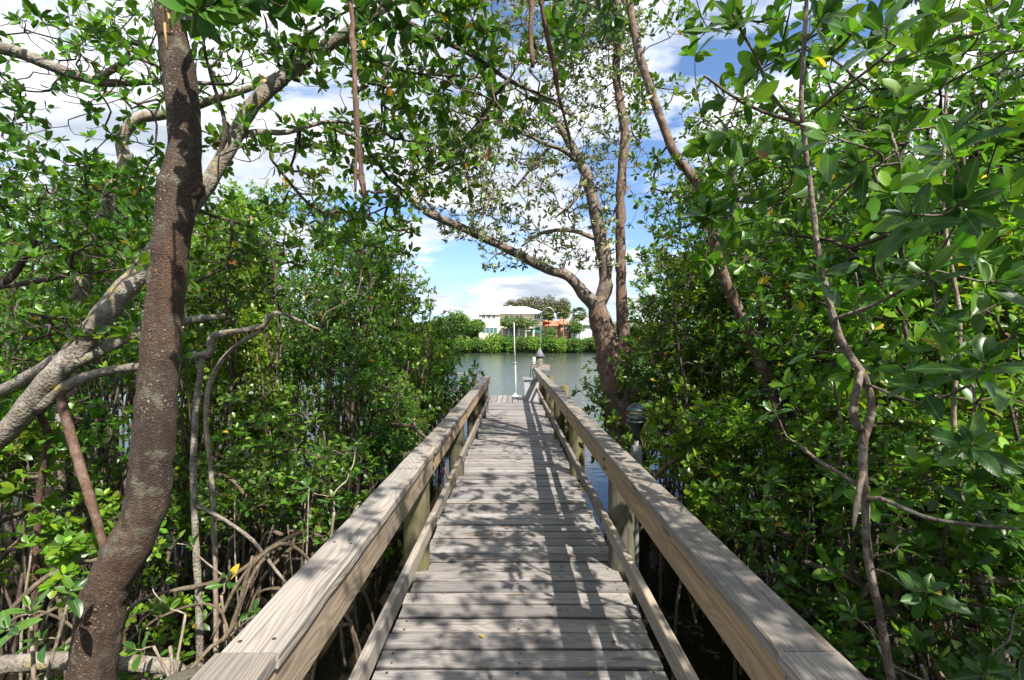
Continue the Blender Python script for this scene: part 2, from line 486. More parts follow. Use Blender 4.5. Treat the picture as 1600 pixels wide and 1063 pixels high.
DX0, DX1 = -0.635, 0.70            # deck edges
PITCH, PW, PT = 0.1455, 0.1365, 0.038
walk = tag(empty('boardwalk', (0, 5, 0)), 'grey weathered timber boardwalk leading out over the water', 'boardwalk')
pm = [board_mesh('plank', DX1 - DX0, PW, PT, M['deck'], 0.005, s) for s in range(6)]
y = -2.5; i = 0
while y < 13.3:
    o = link('plank', pm[i % 6], walk, ((DX0 + DX1) / 2 + rng.normal() * 0.008, y - 5, -PT / 2 + rng.normal() * 0.0024),
             (rng.normal() * 0.004, rng.normal() * 0.0015, rng.normal() * 0.0022 + (math.pi if i % 2 else 0)))
    y += PITCH; i += 1
tm = [board_mesh('head_plank', 1.9, PW, PT, M['deck'], 0.005, 20 + s) for s in range(4)]
x = -5.2; i = 0
while x < 1.15:
    link('plank', tm[i % 4], walk, (x, 14.28 - 5 + rng.normal() * 0.01, -PT / 2 + rng.normal() * 0.002), (0, 0, R(90) + rng.normal() * 0.002))
    x += PITCH; i += 1
sm = board_mesh('stringer', 15.8, 0.24, 0.05, M['post'], 0.004, 40)
for sx in (DX0 + 0.06, 0.03, DX1 - 0.06):
    link('stringer', sm, walk, (sx, 5.4 - 5, -PT - 0.125), (R(90), 0, R(90)))
sm2 = board_mesh('head_stringer', 6.3, 0.24, 0.05, M['post'], 0.004, 41)
for sy in (13.42, 15.15):
    link('stringer', sm2, walk, (-2.0, sy - 5, -PT - 0.125), (R(90), 0, 0))
scr = MB()
y = -2.5
while y < 13.3:
    for sx in (DX0 + 0.06, 0.03, DX1 - 0.06):
        for dy in (-0.04, 0.04):
            a = np.arange(6) / 6 * 2 * np.pi
            c = np.array([sx + rng.normal() * 0.006, y + dy + rng.normal() * 0.004 - 5, 0.0022])
            scr.add(np.vstack([np.stack([c[0] + 0.007 * np.cos(a), c[1] + 0.007 * np.sin(a), np.full(6, c[2])], -1)]), [np.array([[0, 1, 2, 3, 4, 5]])])
    y += PITCH
tag(scr.build('screw', M['screw'], walk), kind='stuff')
pilem = MB(); pilem.lathe([(0.0, -2.2), (0.13, -2.2), (0.12, -0.29), (0.0, -0.29)], 12)
pme = pilem.mesh('support_pile', M['post'], True)
for sx, sy in ((-4.8, 13.5), (-4.8, 15.05), (-2.4, 13.5), (-2.4, 15.05), (0.05, 15.05)):
    link('support_pile', pme, walk, (sx, sy - 5, 0))

CAPW, CAPT = 0.14, 0.038
POSTS = [-1.35, 1.07, 3.48, 5.92, 8.22, 10.55, 12.9]


def post_mesh(name, r, h, seed, mat, low=-2.0, square=False):
    rg = np.random.default_rng(seed)
    mb = MB()
    zs = np.concatenate([np.linspace(low, 0, 4), np.linspace(0.12, h, 6)])
    sides = 20
    a = np.arange(sides) / sides * 2 * np.pi
    v = []
    for z in zs:
        for q in a:
            rr = r * (1 + 0.02 * math.sin(3 * q + z * 2 + seed)) * (1 + 0.006 * rg.normal())
            if square:
                rr = rr / max(abs(math.cos(q)), abs(math.sin(q))) ** 0.72
            v.append((rr * math.cos(q), rr * math.sin(q), z))
    n = len(zs)
    v.append((0, 0, h))
    q = [(i * sides + j, i * sides + (j + 1) % sides, (i + 1) * sides + (j + 1) % sides, (i + 1) * sides + j) for i in range(n - 1) for j in range(sides)]
    tp = [((n - 1) * sides + j, (n - 1) * sides + (j + 1) % sides, n * sides) for j in range(sides)]
    mb.add(v, [np.array(q), np.array(tp)])
    return mb.mesh(name, mat, True)


def railing(side, label, y0, y1, joints, posts, capx, postx):
    """side -1 = water side at x<0"""
    r_ = tag(empty('handrail', (capx, 5, 0)), label, 'railing')
    cuts = [y0] + joints + [y1]
    for i in range(len(cuts) - 1):
        a, b_ = cuts[i] + 0.0015, cuts[i + 1] - 0.0015
        me = board_mesh('cap_board', b_ - a, CAPW - (0.004 if i % 2 else 0), CAPT, M['rail'], 0.004, 70 + i + side * 7, 14)
        link('cap_board', me, r_, (0.004 * ((i % 3) - 1), (a + b_) / 2 - 5, 0.8 - CAPT / 2), (0, rng.normal() * 0.0008, R(90) + rng.normal() * 0.0006))
        for yy in np.arange(a + 0.04, b_, 0.61):
            for dx in (-0.04, 0.04):
                s = MB(); s.lathe([(0, 0.0012), (0.0052, 0.0012), (0.0058, -0.002)], 8)
                link('screw_head', s.mesh('screw_head', M['screw']), r_, (dx + rng.normal() * 0.006, yy - 5 + rng.normal() * 0.01, 0.8))
    inner = -side
    fx = inner * (CAPW / 2 - 0.034)
    for i in range(len(cuts) - 1):
        a, b_ = cuts[i] + 0.002, cuts[i + 1] - 0.002
        me = board_mesh('fascia_board', b_ - a, 0.135, 0.037, M['fascia'], 0.004, 80 + i + side * 7, 14)
        link('fascia_board', me, r_, (fx, (a + b_) / 2 - 5, 0.8 - CAPT - 0.0705), (R(90), 0, R(90)))
    lx = inner * (abs(capx) - 0.548 - (0.067 if side > 0 else 0))
    mid = [posts[k] for k in range(2, len(posts), 2)]
    lc = [y0] + [p for p in mid if y0 + 1 < p < y1 - 1] + [y1]
    for i in range(len(lc) - 1):
        a, b_ = lc[i] + 0.002, lc[i + 1] - 0.002
        me = board_mesh('lower_rail', b_ - a, 0.09, 0.037, M['rail'], 0.004, 100 + i + side * 7, 14)
        link('lower_rail', me, r_, (lx, (a + b_) / 2 - 5, 0.315), (R(90) + rng.normal() * 0.01, 0, R(90)))
    bm_ = MB(); bm_.lathe([(0, 0.010), (0.008, 0.009), (0.013, 0.005), (0.015, 0.0)], 10)
    bme = bm_.mesh('bolt', M['screw'], True)
    for py in posts:
        for dz in (-0.028, 0.03):
            link('bolt', bme, r_, (fx + inner * 0.0185, py - 5 + 0.01 * (dz > 0), 0.8 - CAPT - 0.0705 + dz), (0, inner * R(90), 0))
        link('bolt', bme, r_, (lx + inner * 0.0185, py - 5, 0.315), (0, inner * R(90), 0))
    for k, py in enumerate(posts):
        me = post_mesh('post', 0.088, 0.8 - CAPT - 0.002, 7 * k + side + 1, M['post'])
        link('post', me, r_, (postx - capx, py - 5, 0))
    return r_


railing(-1, 'weathered timber handrail along the left edge of the boardwalk', -2.4, 11.75, [1.164, 3.5, 8.24], POSTS[:-1] + [11.6], -0.604, -0.662)
railing(1, 'weathered timber handrail along the right edge of the boardwalk', -2.4, 15.6, [1.164, 5.94, 10.6], POSTS + [15.3], 0.673, 0.731)

# railing turning left across the head of the walkway
cr_ = tag(empty('cross_handrail', (-2.4, 12.65, 0)), 'short timber handrail turning left over water beyond the foliage', 'railing')
link('cap_board', board_mesh('cross_cap', 3.3, 0.14, 0.038, M['rail'], 0.004, 140), cr_, (0, 0, 0.79))
link('lower_rail', board_mesh('cross_lower', 3.3, 0.16, 0.04, M['rail'], 0.004, 141), cr_, (-0.35, -0.1, 0.42))
for k, dx in enumerate((-1.5, 0.0, 1.42)):
    link('post', post_mesh('cross_post', 0.06, 0.77, 150 + k, M['post'], square=True), cr_, (dx, 0.02, 0))


def pile(name, label, x, y, r, top, seed, mat=None, dome=0.02, tilt=0.0, group=None):
    rg = np.random.default_rng(seed)
    root = tag(empty(name, (x, y, WATER)), label, 'pile', group)
    root.rotation_euler = (tilt, tilt * 0.6, 0)
    h = top - WATER
    link('shaft', post_mesh('shaft', r, h, seed, mat or M['post'], low=-1.4), root)
    mb = MB()
    prof = [(r * k, h + 0.001 + dome * (1 - k * k)) for k in np.linspace(0.001, 1.015, 9)] + [(r * 1.0, h - 0.02)]
    mb.lathe(prof[::-1], 24)
    mb.build('sawn_top', M['pile_end'] if y < 5 and x > 0 else M['post'], root, True)
    return root


pile('mooring_pile', 'domed brown pile top just outside right handrail, nearest the viewer', 0.845, 1.12, 0.085, 0.74, 5, M['pile_end'], 0.06, 0.1)
pile('mooring_pile', 'dark grey pile end just outside left handrail, nearest the viewer', -0.75, 1.17, 0.075, 0.68, 6, M['post'], 0.01, -0.05)
pile('mooring_pile', 'short square-cut pile outside right handrail, beside the water gap', 0.905, 9.1, 0.085, 0.76, 8)
pile('mooring_pile', 'short pile outside right handrail, farther of two near the dock end', 0.90, 12.6, 0.085, 0.74, 9)

# ------------------------------------------------------------------ things on the dock head
M['grey_plastic'] = plain('dock_box_grey', (0.36, 0.37, 0.38), 0.45, var=0.06)
M['white_metal'] = plain('white_painted_metal', (0.78, 0.78, 0.76), 0.4, var=0.06)
M['steel'] = plain('galvanised_steel', (0.42, 0.43, 0.43), 0.4, 0.7, var=0.1)
M['hose'] = plain('hose_dark', (0.06, 0.065, 0.06), 0.6)
M['slate'] = plain('slate_cap', (0.13, 0.14, 0.15), 0.6, var=0.15)
M['black_green'] = plain('lamp_green', (0.012, 0.035, 0.034), 0.5, 0.0, var=0.25, scale=25)
M['black'] = plain('lamp_black', (0.018, 0.02, 0.02), 0.4, 0.2)
M['amber'] = plain('lamp_lens', (0.50, 0.46, 0.30), 0.3, var=0.1)
M['pvc'] = plain('conduit_pvc', (0.17, 0.175, 0.17), 0.55, var=0.12)

bx = tag(empty('dock_box', (0.47, 13.95, 0)), 'grey plastic dock box with overhanging lid beside right handrail', 'dock box')
mb = MB()
v = [(-0.17, -0.25, 0.0), (0.17, -0.25, 0.0), (0.17, 0.25, 0.0), (-0.17, 0.25, 0.0), (-0.2, -0.28, 0.56), (0.2, -0.28, 0.56), (0.2, 0.28, 0.56), (-0.2, 0.28, 0.56)]
mb.add(v, [np.array([(3, 2, 1, 0), (0, 1, 5, 4), (1, 2, 6, 5), (2, 3, 7, 6), (3, 0, 4, 7), (4, 5, 6, 7)])])
mb.build('body', M['grey_plastic'], bx)
mb = MB(); mb.add([(-0.24, -0.32, 0.562), (0.23, -0.32, 0.562), (0.23, 0.31, 0.562), (-0.24, 0.31, 0.562), (-0.235, -0.31, 0.61), (0.22, -0.31, 0.585), (0.22, 0.30, 0.585), (-0.235, 0.30, 0.61)],
                  [np.array([(3, 2, 1, 0), (0, 1, 5, 4), (1, 2, 6, 5), (2, 3, 7, 6), (3, 0, 4, 7), (4, 5, 6, 7)])])
mb.build('lid', M['pvc'], bx)
MB().box(-0.04, 0.04, -0.295, -0.282, 0.47, 0.54).build('latch', M['slate'], bx)

pw = tag(empty('white_pole', (0.04, 15.0, 0)), 'slim white pole standing at the end of the boardwalk', 'pole')
MB().tube([(0.02, 0, 0), (0.01, 0, 0.5), (0.0, 0, 0.96)], [0.017, 0.016, 0.016], 10).build('lower_tube', M['white_metal'], pw, True)
MB().tube([(0.0, 0, 0.95), (-0.02, 0, 1.5), (-0.035, 0, 2.15)], [0.012, 0.011, 0.010], 10).build('upper_tube', M['white_metal'], pw, True)
mb = MB(); mb.lathe([(0.0, 0.92), (0.032, 0.93), (0.036, 0.96), (0.03, 0.99), (0, 1.0)], 12); mb.build('clamp', M['steel'], pw, True)
mb = MB(); mb.lathe([(0.10, 0.001), (0.10, 0.015), (0.05, 0.02), (0.04, 0.07), (0, 0.07)], 14); mb.build('base_plate', M['white_metal'], pw, True)

gx_, gy_ = 0.83, 16.0
gl = tag(empty('gooseneck_lamp', (gx_, gy_, 0)), 'thin grey gooseneck lamp pole arching over the dock pile', 'lamp')
arc = [(0, 0, -1.6), (0, 0, 0.5), (0, 0, 1.6), (0, 0, 2.25)] + [(0.24 - 0.24 * math.cos(q), 0, 2.25 + 0.42 * math.sin(q)) for q in np.linspace(0.25, 2.6, 9)]
p_, r_ = spline(arc, [0.012] * len(arc), 0.1)
MB().tube(p_, r_, 10).build('pole', M['steel'], gl, True)
mb = MB(); mb.lathe([(0.0, 2.49), (0.016, 2.49), (0.022, 2.46), (0.04, 2.40), (0.042, 2.39), (0.0, 2.39)], 14, (0.452, 0)); mb.build('lamp_shade', M['white_metal'], gl, True)
MB().box(-0.05, 0.05, -0.04, 0.04, 0.35, 0.5).build('bracket', M['steel'], gl)

dp = tag(empty('capped_pile', (0.80, 15.85, WATER)), 'tall dock pile with grey pointed cap and timber collar', 'pile')
mb = MB(); hz = 1.15 - WATER
mb.lathe([(0.0, hz), (0.10, hz), (0.105, 0.6 - WATER), (0.13, -1.4), (0.0, -1.4)][::-1], 16); mb.build('shaft', M['post'], dp, True)
mb = MB(); mb.lathe([(0.14, hz - 0.02), (0.15, hz), (0.012, hz + 0.26), (0.0, hz + 0.262)], 16); mb.build('pointed_cap', M['slate'], dp, True)
z0 = 0.72 - WATER
for k, (ya, yb) in enumerate(((-0.19, -0.125), (0.125, 0.19))):
    MB().box(-0.26, 0.30, ya, yb, z0, z0 + 0.17).build('collar_board', M['rail'], dp)
MB().box(-0.21, -0.135, -0.06, 0.06, z0 + 0.2, z0 + 0.4).build('lantern', M['white_metal'], dp)
hs = tag(empty('garden_hose', (0.62, 15.5, 0)), 'dark hose looped over the timber collar beside dock box', 'hose')
hp = [(0.12, 0, 0.93), (-0.02, -0.02, 0.97), (-0.10, -0.05, 0.85), (-0.12, -0.05, 0.5), (-0.11, -0.05, 0.2), (-0.02, -0.08, 0.05), (0.05, -0.08, 0.3), (-0.05, -0.06, 0.6), (0.02, -0.02, 0.9), (0.25, 0.1, 1.0), (0.5, 0.1, 1.08), (0.56, 0.1, 0.95)]
p_, r_ = spline(hp, [0.014] * len(hp), 0.05)
MB().tube(p_, r_, 8).build('coil', M['hose'], hs, True)

# path lamp on the outer side of the right rail
lx, ly = 0.852, 3.56
pl_ = tag(empty('path_lamp', (lx, ly, WATER)), 'dark green tiered path lamp standing outside the right handrail', 'lamp')
Z = lambda z: z - WATER
mb = MB(); mb.lathe([(0.0, Z(1.098)), (0.012, Z(1.097)), (0.03, Z(1.085)), (0.052, Z(1.066)), (0.070, Z(1.05)), (0.071, Z(1.042)), (0.0, Z(1.042))][::-1], 24); mb.build('top_cap', M['black_green'], pl_, True)
mb = MB(); mb.lathe([(0.046, Z(0.985)), (0.046, Z(1.042))], 24); mb.build('lens', M['amber'], pl_, True)
for k, zb in enumerate((1.018, 0.985)):
    mb = MB(); mb.lathe([(0.046, Z(zb + 0.004)), (0.070, Z(zb - 0.014)), (0.071, Z(zb - 0.019)), (0.047, Z(zb - 0.006))], 24); mb.build('louvre', M['black_green'], pl_, True)
mb = MB(); mb.lathe([(0.0, Z(0.84)), (0.022, Z(0.84)), (0.024, Z(0.88)), (0.034, Z(0.91)), (0.055, Z(0.955)), (0.057, Z(0.985)), (0.0, Z(0.985))], 20); mb.build('neck', M['black'], pl_, True)
mb = MB(); mb.lathe([(0.0, 0.0), (0.017, 0.0), (0.017, Z(0.85)), (0.0, Z(0.85))], 12); mb.build('conduit', M['pvc'], pl_, True)
mb = MB(); mb.box(-0.03, 0.03, -0.028, 0.028, Z(0.55), Z(0.80)); mb.build('junction_box', M['pvc'], pl_)
mb = MB(); mb.box(-0.075, -0.0175, -0.02, 0.02, Z(0.30), Z(0.33)); mb.build('strap', M['steel'], pl_)

# ------------------------------------------------------------------ foliage machinery
T8 = (np.array([(0, 0, 0), (.36, 0, -.02), (.72, 0, -.03), (1, 0, -.11), (.30, .40, .05), (.70, .46, .02), (.30, -.40, .05), (.70, -.46, .02)]),
      np.array([(0, 1, 4), (2, 3, 5), (0, 6, 1), (2, 7, 3)]), np.array([(1, 2, 5, 4), (6, 7, 2, 1)]))
T4 = (np.array([(0, 0, 0), (1, 0, -.08), (.34, .44, .05), (.76, .40, .0), (.34, -.44, .05), (.76, -.40, .0)]),
      np.zeros((0, 3), int), np.array([(0, 1, 3, 2), (0, 4, 5, 1)]))


_u = [0.0, 0.22, 0.45, 0.68, 0.88, 1.0]; _w = [0.03, 0.30, 0.45, 0.47, 0.30, 0.02]; _z = [0, -.005, -.02, -.045, -.08, -.11]
T16 = (np.array([(a, s * b_, c + 0.10 * b_ * abs(s)) for a, b_, c in zip(_u, _w, _z) for s in (-1, 0, 1)]),
       np.zeros((0, 3), int), np.array([(i * 3 + j, i * 3 + 3 + j, i * 3 + 4 + j, i * 3 + 1 + j) for i in range(5) for j in range(2)]))


def put_leaves(mb, pos, dr, nr, L, W, col, tpl):
    Tv, tri, quad = tpl
    N, K = len(pos), len(Tv)
    dr = norm(dr); nr = norm(nr - dr * np.sum(nr * dr, 1, keepdims=True)); sd = np.cross(nr, dr)
    v = (pos[:, None, :] + Tv[None, :, 0:1] * (L[:, None, None] * dr[:, None, :]) + Tv[None, :, 1:2] * (W[:, None, None] * sd[:, None, :])
         + Tv[None, :, 2:3] * (L[:, None, None] * nr[:, None, :])).reshape(-1, 3)
    off = (np.arange(N) * K)[:, None, None]
    fs = [(off + quad[None]).reshape(-1, 4)]
    if len(tri): fs.append((off + tri[None]).reshape(-1, 3))
    mb.add(v, fs, np.repeat(col, K, 0))


def leaf_colors(rg, n, base, var=0.28, yellow=0.006, fresh=0.2):
    base = np.array(base)
    c = base[None] * (1 + var * rg.standard_normal((n, 1))).clip(0.45, 1.9)
    c = c * (1 + 0.08 * rg.standard_normal((n, 3)))
    u = rg.random(n)
    c[u < fresh] = c[u < fresh] * np.array([1.9, 1.55, 1.1])
    c[u > 1 - yellow] = np.array([0.50, 0.32, 0.03])
    c[(u > 1 - yellow * 1.5) & (u < 1 - yellow)] = np.array([0.24, 0.10, 0.03])
    return c.clip(0.004, 0.8)


def rosettes(mb, rg, tips, dirs, n, size, base, tpl=T8, up=0.55, width=0.5, yellow=0.006, fresh=0.2, spread=(25, 95)):
    """whorls of leaves at twig ends"""
    tips = np.asarray(tips); dirs = norm(np.asarray(dirs) + np.array([0, 0, up]))
    cnt = rg.integers(max(2, n - 2), n + 3, len(tips))
    idx = np.repeat(np.arange(len(tips)), cnt)
    k = np.concatenate([np.arange(c) for c in cnt])
    d = dirs[idx]
    a = k * 2.4 + rg.random(len(tips))[idx] * 6.28 + rg.normal(0, 0.25, len(k))
    tilt = np.radians(spread[0] + (spread[1] - spread[0]) * (k / cnt[idx]) + rg.normal(0, 11, len(k)))
    ref = np.where(np.abs(d[:, 2:3]) < 0.9, np.array([[0, 0, 1.0]]), np.array([[1.0, 0, 0]]))
    u = norm(np.cross(d, ref)); v = np.cross(d, u)
    rad = np.cos(a)[:, None] * u + np.sin(a)[:, None] * v
    ld = np.cos(tilt)[:, None] * d + np.sin(tilt)[:, None] * rad
    ld[:, 2] -= 0.10 * rg.random(len(k))
    nr = d - rad * 0.25 + 0.35 * rg.standard_normal((len(k), 3))
    L = size * (0.62 + 0.5 * rg.random(len(k))) * (0.85 + 0.3 * rg.random(len(tips)))[idx]
    W = L * width * (0.85 + 0.3 * rg.random(len(k)))
    pos = tips[idx] + ld * (0.12 * L)[:, None] - d * (rg.random(len(k)) * 0.30 * size)[:, None]
    hue = (1 + 0.16 * rg.standard_normal(len(tips)))[idx][:, None]
    put_leaves(mb, pos, ld, nr, L, W, leaf_colors(rg, len(k), base, 0.22, yellow, fresh) * hue.clip(0.6, 1.5), tpl)
    return len(k)


def colonise(rg, seeds, seed_r, att, zpen=0.5, r_tip=0.0022, jitter=0.10, power=0.42, maxr=0.04, reach=None):
    """connect every attractor to the nearest wood already grown -> twigs, tip dirs"""
    nodes = [np.asarray(p, float) for p in seeds]
    parent = [-1] * len(nodes)
    s = np.asarray(seeds)
    d0 = np.array([np.min(np.linalg.norm(s - a, axis=1)) for a in att])
    order = np.argsort(d0 + rg.normal(0, 0.12, len(att)))
    arr = np.zeros((len(nodes) + 3 * len(att) + 5, 3)); arr[:len(nodes)] = s; n = len(nodes)
    ends, segs = [], []
    for i in order:
        a = att[i]
        df = arr[:n] - a
        dist = np.sqrt((df ** 2).sum(1)) + zpen * np.maximum(0, df[:, 2])
        p = int(np.argmin(dist))
        q = arr[p]
        ln = np.linalg.norm(a - q)
        if ln < 0.03:
            continue
        j1 = q + (a - q) * 0.36 + rg.normal(0, jitter * ln * 0.7, 3) + np.array([0, 0, -0.06 * ln])
        j2 = q + (a - q) * 0.72 + rg.normal(0, jitter * ln * 0.6, 3) + np.array([0, 0, -0.05 * ln])
        ids = []
        for pt in (j1, j2, a):
            arr[n] = pt; parent.append(p if not ids else ids[-1]); ids.append(n); n += 1
        segs.append((p, *ids)); ends.append(ids[-1])
    cnt = np.zeros(n)
    for e in ends:
        cnt[e] += 1
    for k in range(n - 1, len(s) - 1, -1):
        if parent[k] >= 0:
            cnt[parent[k]] += cnt[k]
    rad = np.minimum(maxr, r_tip * np.maximum(cnt, 1) ** power)
    ns = len(s)
    tubes = []
    for sg in segs:
        pr = rad[sg[1]] * 1.1 if sg[0] < ns else min(rad[sg[0]], rad[sg[1]] * 1.25)
        tubes.append((arr[list(sg)], np.array([pr, rad[sg[1]], rad[sg[2]], rad[sg[3]] * 0.8])))
    tips = arr[ends]
    dirs = np.array([arr[e] - arr[parent[e]] for e in ends])
    return tubes, tips, norm(dirs)


def smooth4(p, r):
    return spline(p, r, 1e9)[0:2] if False else (p, r)


def twig_mesh(tubes, name, mat, sides=4):
    mb = MB()
    for p, r in tubes:
        p, r = spline(p, r, 0.09)
        mb.tube(p, r, 5 if r[0] > 0.012 else sides, cap=False)
    return mb.mesh(name, mat, True)


GREEN = (0.068, 0.158, 0.015)
DEEP = (0.050, 0.125, 0.016)
BRIGHT = (0.112, 0.215, 0.016)
SILVER = (0.150, 0.200, 0.080)


# ---- thicket mangroves: a few kinds, copied
def variant(seed, H, n_stem, z0, rad, n_att, leaf, base, n_leaf=7, roots=4, aerial=3, stem_r=0.035, tpl=T8, flat=1.0, barkm='bark_dark', fresh=0.2):
    rg = np.random.default_rng(seed)
    h = H - WATER
    zb = z0 - WATER
    stem = MB(); seeds = []; sr = []
    rootm = []; aerm = []
    for s in range(n_stem):
        az = rg.random() * 6.28 + s * 2.4
        out = rad * (0.25 + 0.45 * rg.random()) if n_stem > 1 else 0.1
        top = np.array([math.cos(az) * out, math.sin(az) * out, h * (0.72 + 0.2 * rg.random())])
        b0 = np.array([math.cos(az) * 0.10, math.sin(az) * 0.10, -0.4]) * (1 if n_stem > 1 else 0.3)
        k = 7
        pts = [b0 + (top - b0) * np.array([f ** 1.3, f ** 1.3, f]) + (rg.normal(0, 0.055, 3) * np.array([1, 1, 0.3]) * (h / 3) if 0 < f else 0) for f in np.linspace(0, 1, k)]
        r0 = stem_r * (0.7 + 0.6 * rg.random())
        p, r = spline(pts, np.linspace(r0, r0 * 0.3, k), 0.14, 0.08, rg)
        stem.tube(p, r, 7, wob=0.05, rg=rg)
        sel = p[:, 2] > zb * 0.55
        seeds += list(p[sel][::2])
    # attractors fill an irregular crown: lobes rather than one ball
    lobes = []
    for _ in range(7):
        a = rg.random() * 6.28; q = rad * math.sqrt(rg.random()) * 0.75
        lobes.append((np.array([q * math.cos(a), q * math.sin(a), zb + (h - zb) * (0.12 + 0.8 * rg.random())]), rad * (0.35 + 0.3 * rg.random())))
    att = []
    while len(att) < n_att:
        c, rr = lobes[rg.integers(len(lobes))]
        v = rg.normal(0, 1, 3); v /= np.linalg.norm(v)
        p = c + v * rr * (0.45 + 0.55 * rg.random()) * np.array([1, 1, flat])
        if p[2] < 0.12 or p[2] > h + 0.2:
            continue
        att.append(p)
    tubes, tips, dirs = colonise(rg, seeds, None, np.array(att))
    for p, r in tubes:
        stem.tube(p, r, 5 if r[0] > 0.012 else 4, cap=False)
    tr = stem.mesh('trunk', M[barkm], True)
    cr = MB()
    rosettes(cr, rg, tips, dirs, n_leaf, leaf, base, tpl, fresh=fresh)
    cm = cr.mesh('crown', M['leaf'], True)
    for k in range(roots):
        a = rg.random() * 6.28; L = 0.35 + 0.6 * rg.random(); hh = 0.5 + 0.8 * rg.random()
        e = np.array([math.cos(a), math.sin(a), 0])
        pts = [np.array([0, 0, hh]) + e * 0.04, e * L * 0.45 + np.array([0, 0, hh * 0.95]), e * L * 0.85 + np.array([0, 0, hh * 0.55]), e * L + np.array([0, 0, -0.3])]
        p, r = spline(pts, [0.018, 0.016, 0.014, 0.013], 0.1, 0.06, rg)
        rootm.append(MB().tube(p, r * (0.8 + 0.5 * rg.random()), 6).mesh('prop_root', M['root'], True))
    for k in range(aerial):
        a = rg.random() * 6.28; q = rad * (0.2 + 0.6 * rg.random()); top = h * (0.35 + 0.35 * rg.random())
        x, y = q * math.cos(a), q * math.sin(a)
        lean = rg.normal(0, 0.12, 2)
        pts = [(x + lean[0], y + lean[1], top), (x + lean[0] * .5 + rg.normal(0, .03), y + lean[1] * .5, top * 0.6), (x + rg.normal(0, .03), y, top * 0.25), (x, y, -0.3)]
        p, r = spline(pts, [0.006, 0.008, 0.009, 0.01], 0.12, 0.05, rg)
        aerm.append(MB().tube(p, r * (0.7 + 0.7 * rg.random()), 5).mesh('aerial_root', M[['bark_dark', 'root', 'bark_dark', 'bark_pale', 'aerial'][k % 5]], True))
    return dict(trunk=tr, crown=cm, roots=rootm, aerial=aerm)


def place(var, name, label, x, y, rz, sc=1.0, group=None, cat='mangrove', zs=1.0, roots=True):
    e = tag(empty(name, (x, y, WATER), rz), label, cat, group)
    e.scale = (sc, sc, sc * zs)
    link('trunk', var['trunk'], e)
    link('crown', var['crown'], e)
    if roots:
        for r in var['roots']: link('prop_root', r, e)
        for r in var['aerial']: link('aerial_root', r, e)
    return e


VB = [variant(100 + s, 2.5 + 0.25 * (s % 3), 5, 0.30, 1.05, 900, 0.078, [GREEN, BRIGHT, DEEP, BRIGHT][s], 7, 5, 9) for s in range(4)]           # leafy to the water
VT = [variant(200 + s, 4.6 + 0.4 * (s % 3), 3, 1.2, 1.35, 950, 0.082, [DEEP, GREEN, GREEN][s % 3], 7, 5, 8, 0.05) for s in range(4)]     # tall, bare below
VS = [variant(300 + s, 2.3 + 0.5 * s, 3, 0.45, 0.8, 230, 0.08, [GREEN, DEEP][s % 2], 6, 6, 9, 0.024) for s in range(3)]                 # open understorey
VD = [variant(400 + s, 4.4 + 0.4 * s, 5, -0.3, 1.9, 1300, 0.10, [BRIGHT, GREEN][s % 2], 7, 0, 0, 0.05, T4) for s in range(3)]              # distant

VL = [variant(350 + s, 0.75 + 0.2 * s, 4, -0.45, 0.62, 150, 0.085, [GREEN, DEEP, BRIGHT][s], 7, 3, 1, 0.015) for s in range(3)]                       # low shrubs
ORD = ['behind the viewer', 'first', 'second', 'third', 'fourth', 'fifth', 'sixth', 'seventh']
KINDW = {'B': 'leafy mangrove bush', 'T': 'tall mangrove', 'S': 'spindly mangrove', 'L': 'low mangrove shrub'}
KINDN = {'B': 'mangrove_bush', 'T': 'mangrove_tree', 'S': 'spindly_mangrove', 'L': 'mangrove_shrub'}
POOL = {'B': VB, 'T': VT, 'S': VS, 'L': VL}
used = {}


def thicket(side, row, k, x, y, kind, sc=1.0, zs=1.0):
    rowt = {1: 'first row', 2: 'second row', 3: 'third row', 4: 'fourth row', 5: 'back row'}[row]
    sidew = 'left' if side < 0 else 'right'
    n = min(range(len(POSTS)), key=lambda q: abs(POSTS[q] - y))
    where = 'level with %s handrail post' % ORD[n] if n else 'beside the viewer'
    lab = '%s in %s thicket, %s from the rail, %s' % (KINDW[kind], sidew, rowt, where)
    used[lab] = used.get(lab, 0) + 1
    if used[lab] > 1:
        lab = lab.replace('level with', ['just past', 'well past', 'midway past'][min(2, used[lab] - 2)]).replace('beside the viewer', 'behind the viewer')
    i = sum(used.values())
    place(POOL[kind][i % len(POOL[kind])], KINDN[kind], lab, x, y, (i * 2.399) % 6.28, sc, 'mangroves %s of the boardwalk' % sidew, zs=zs)


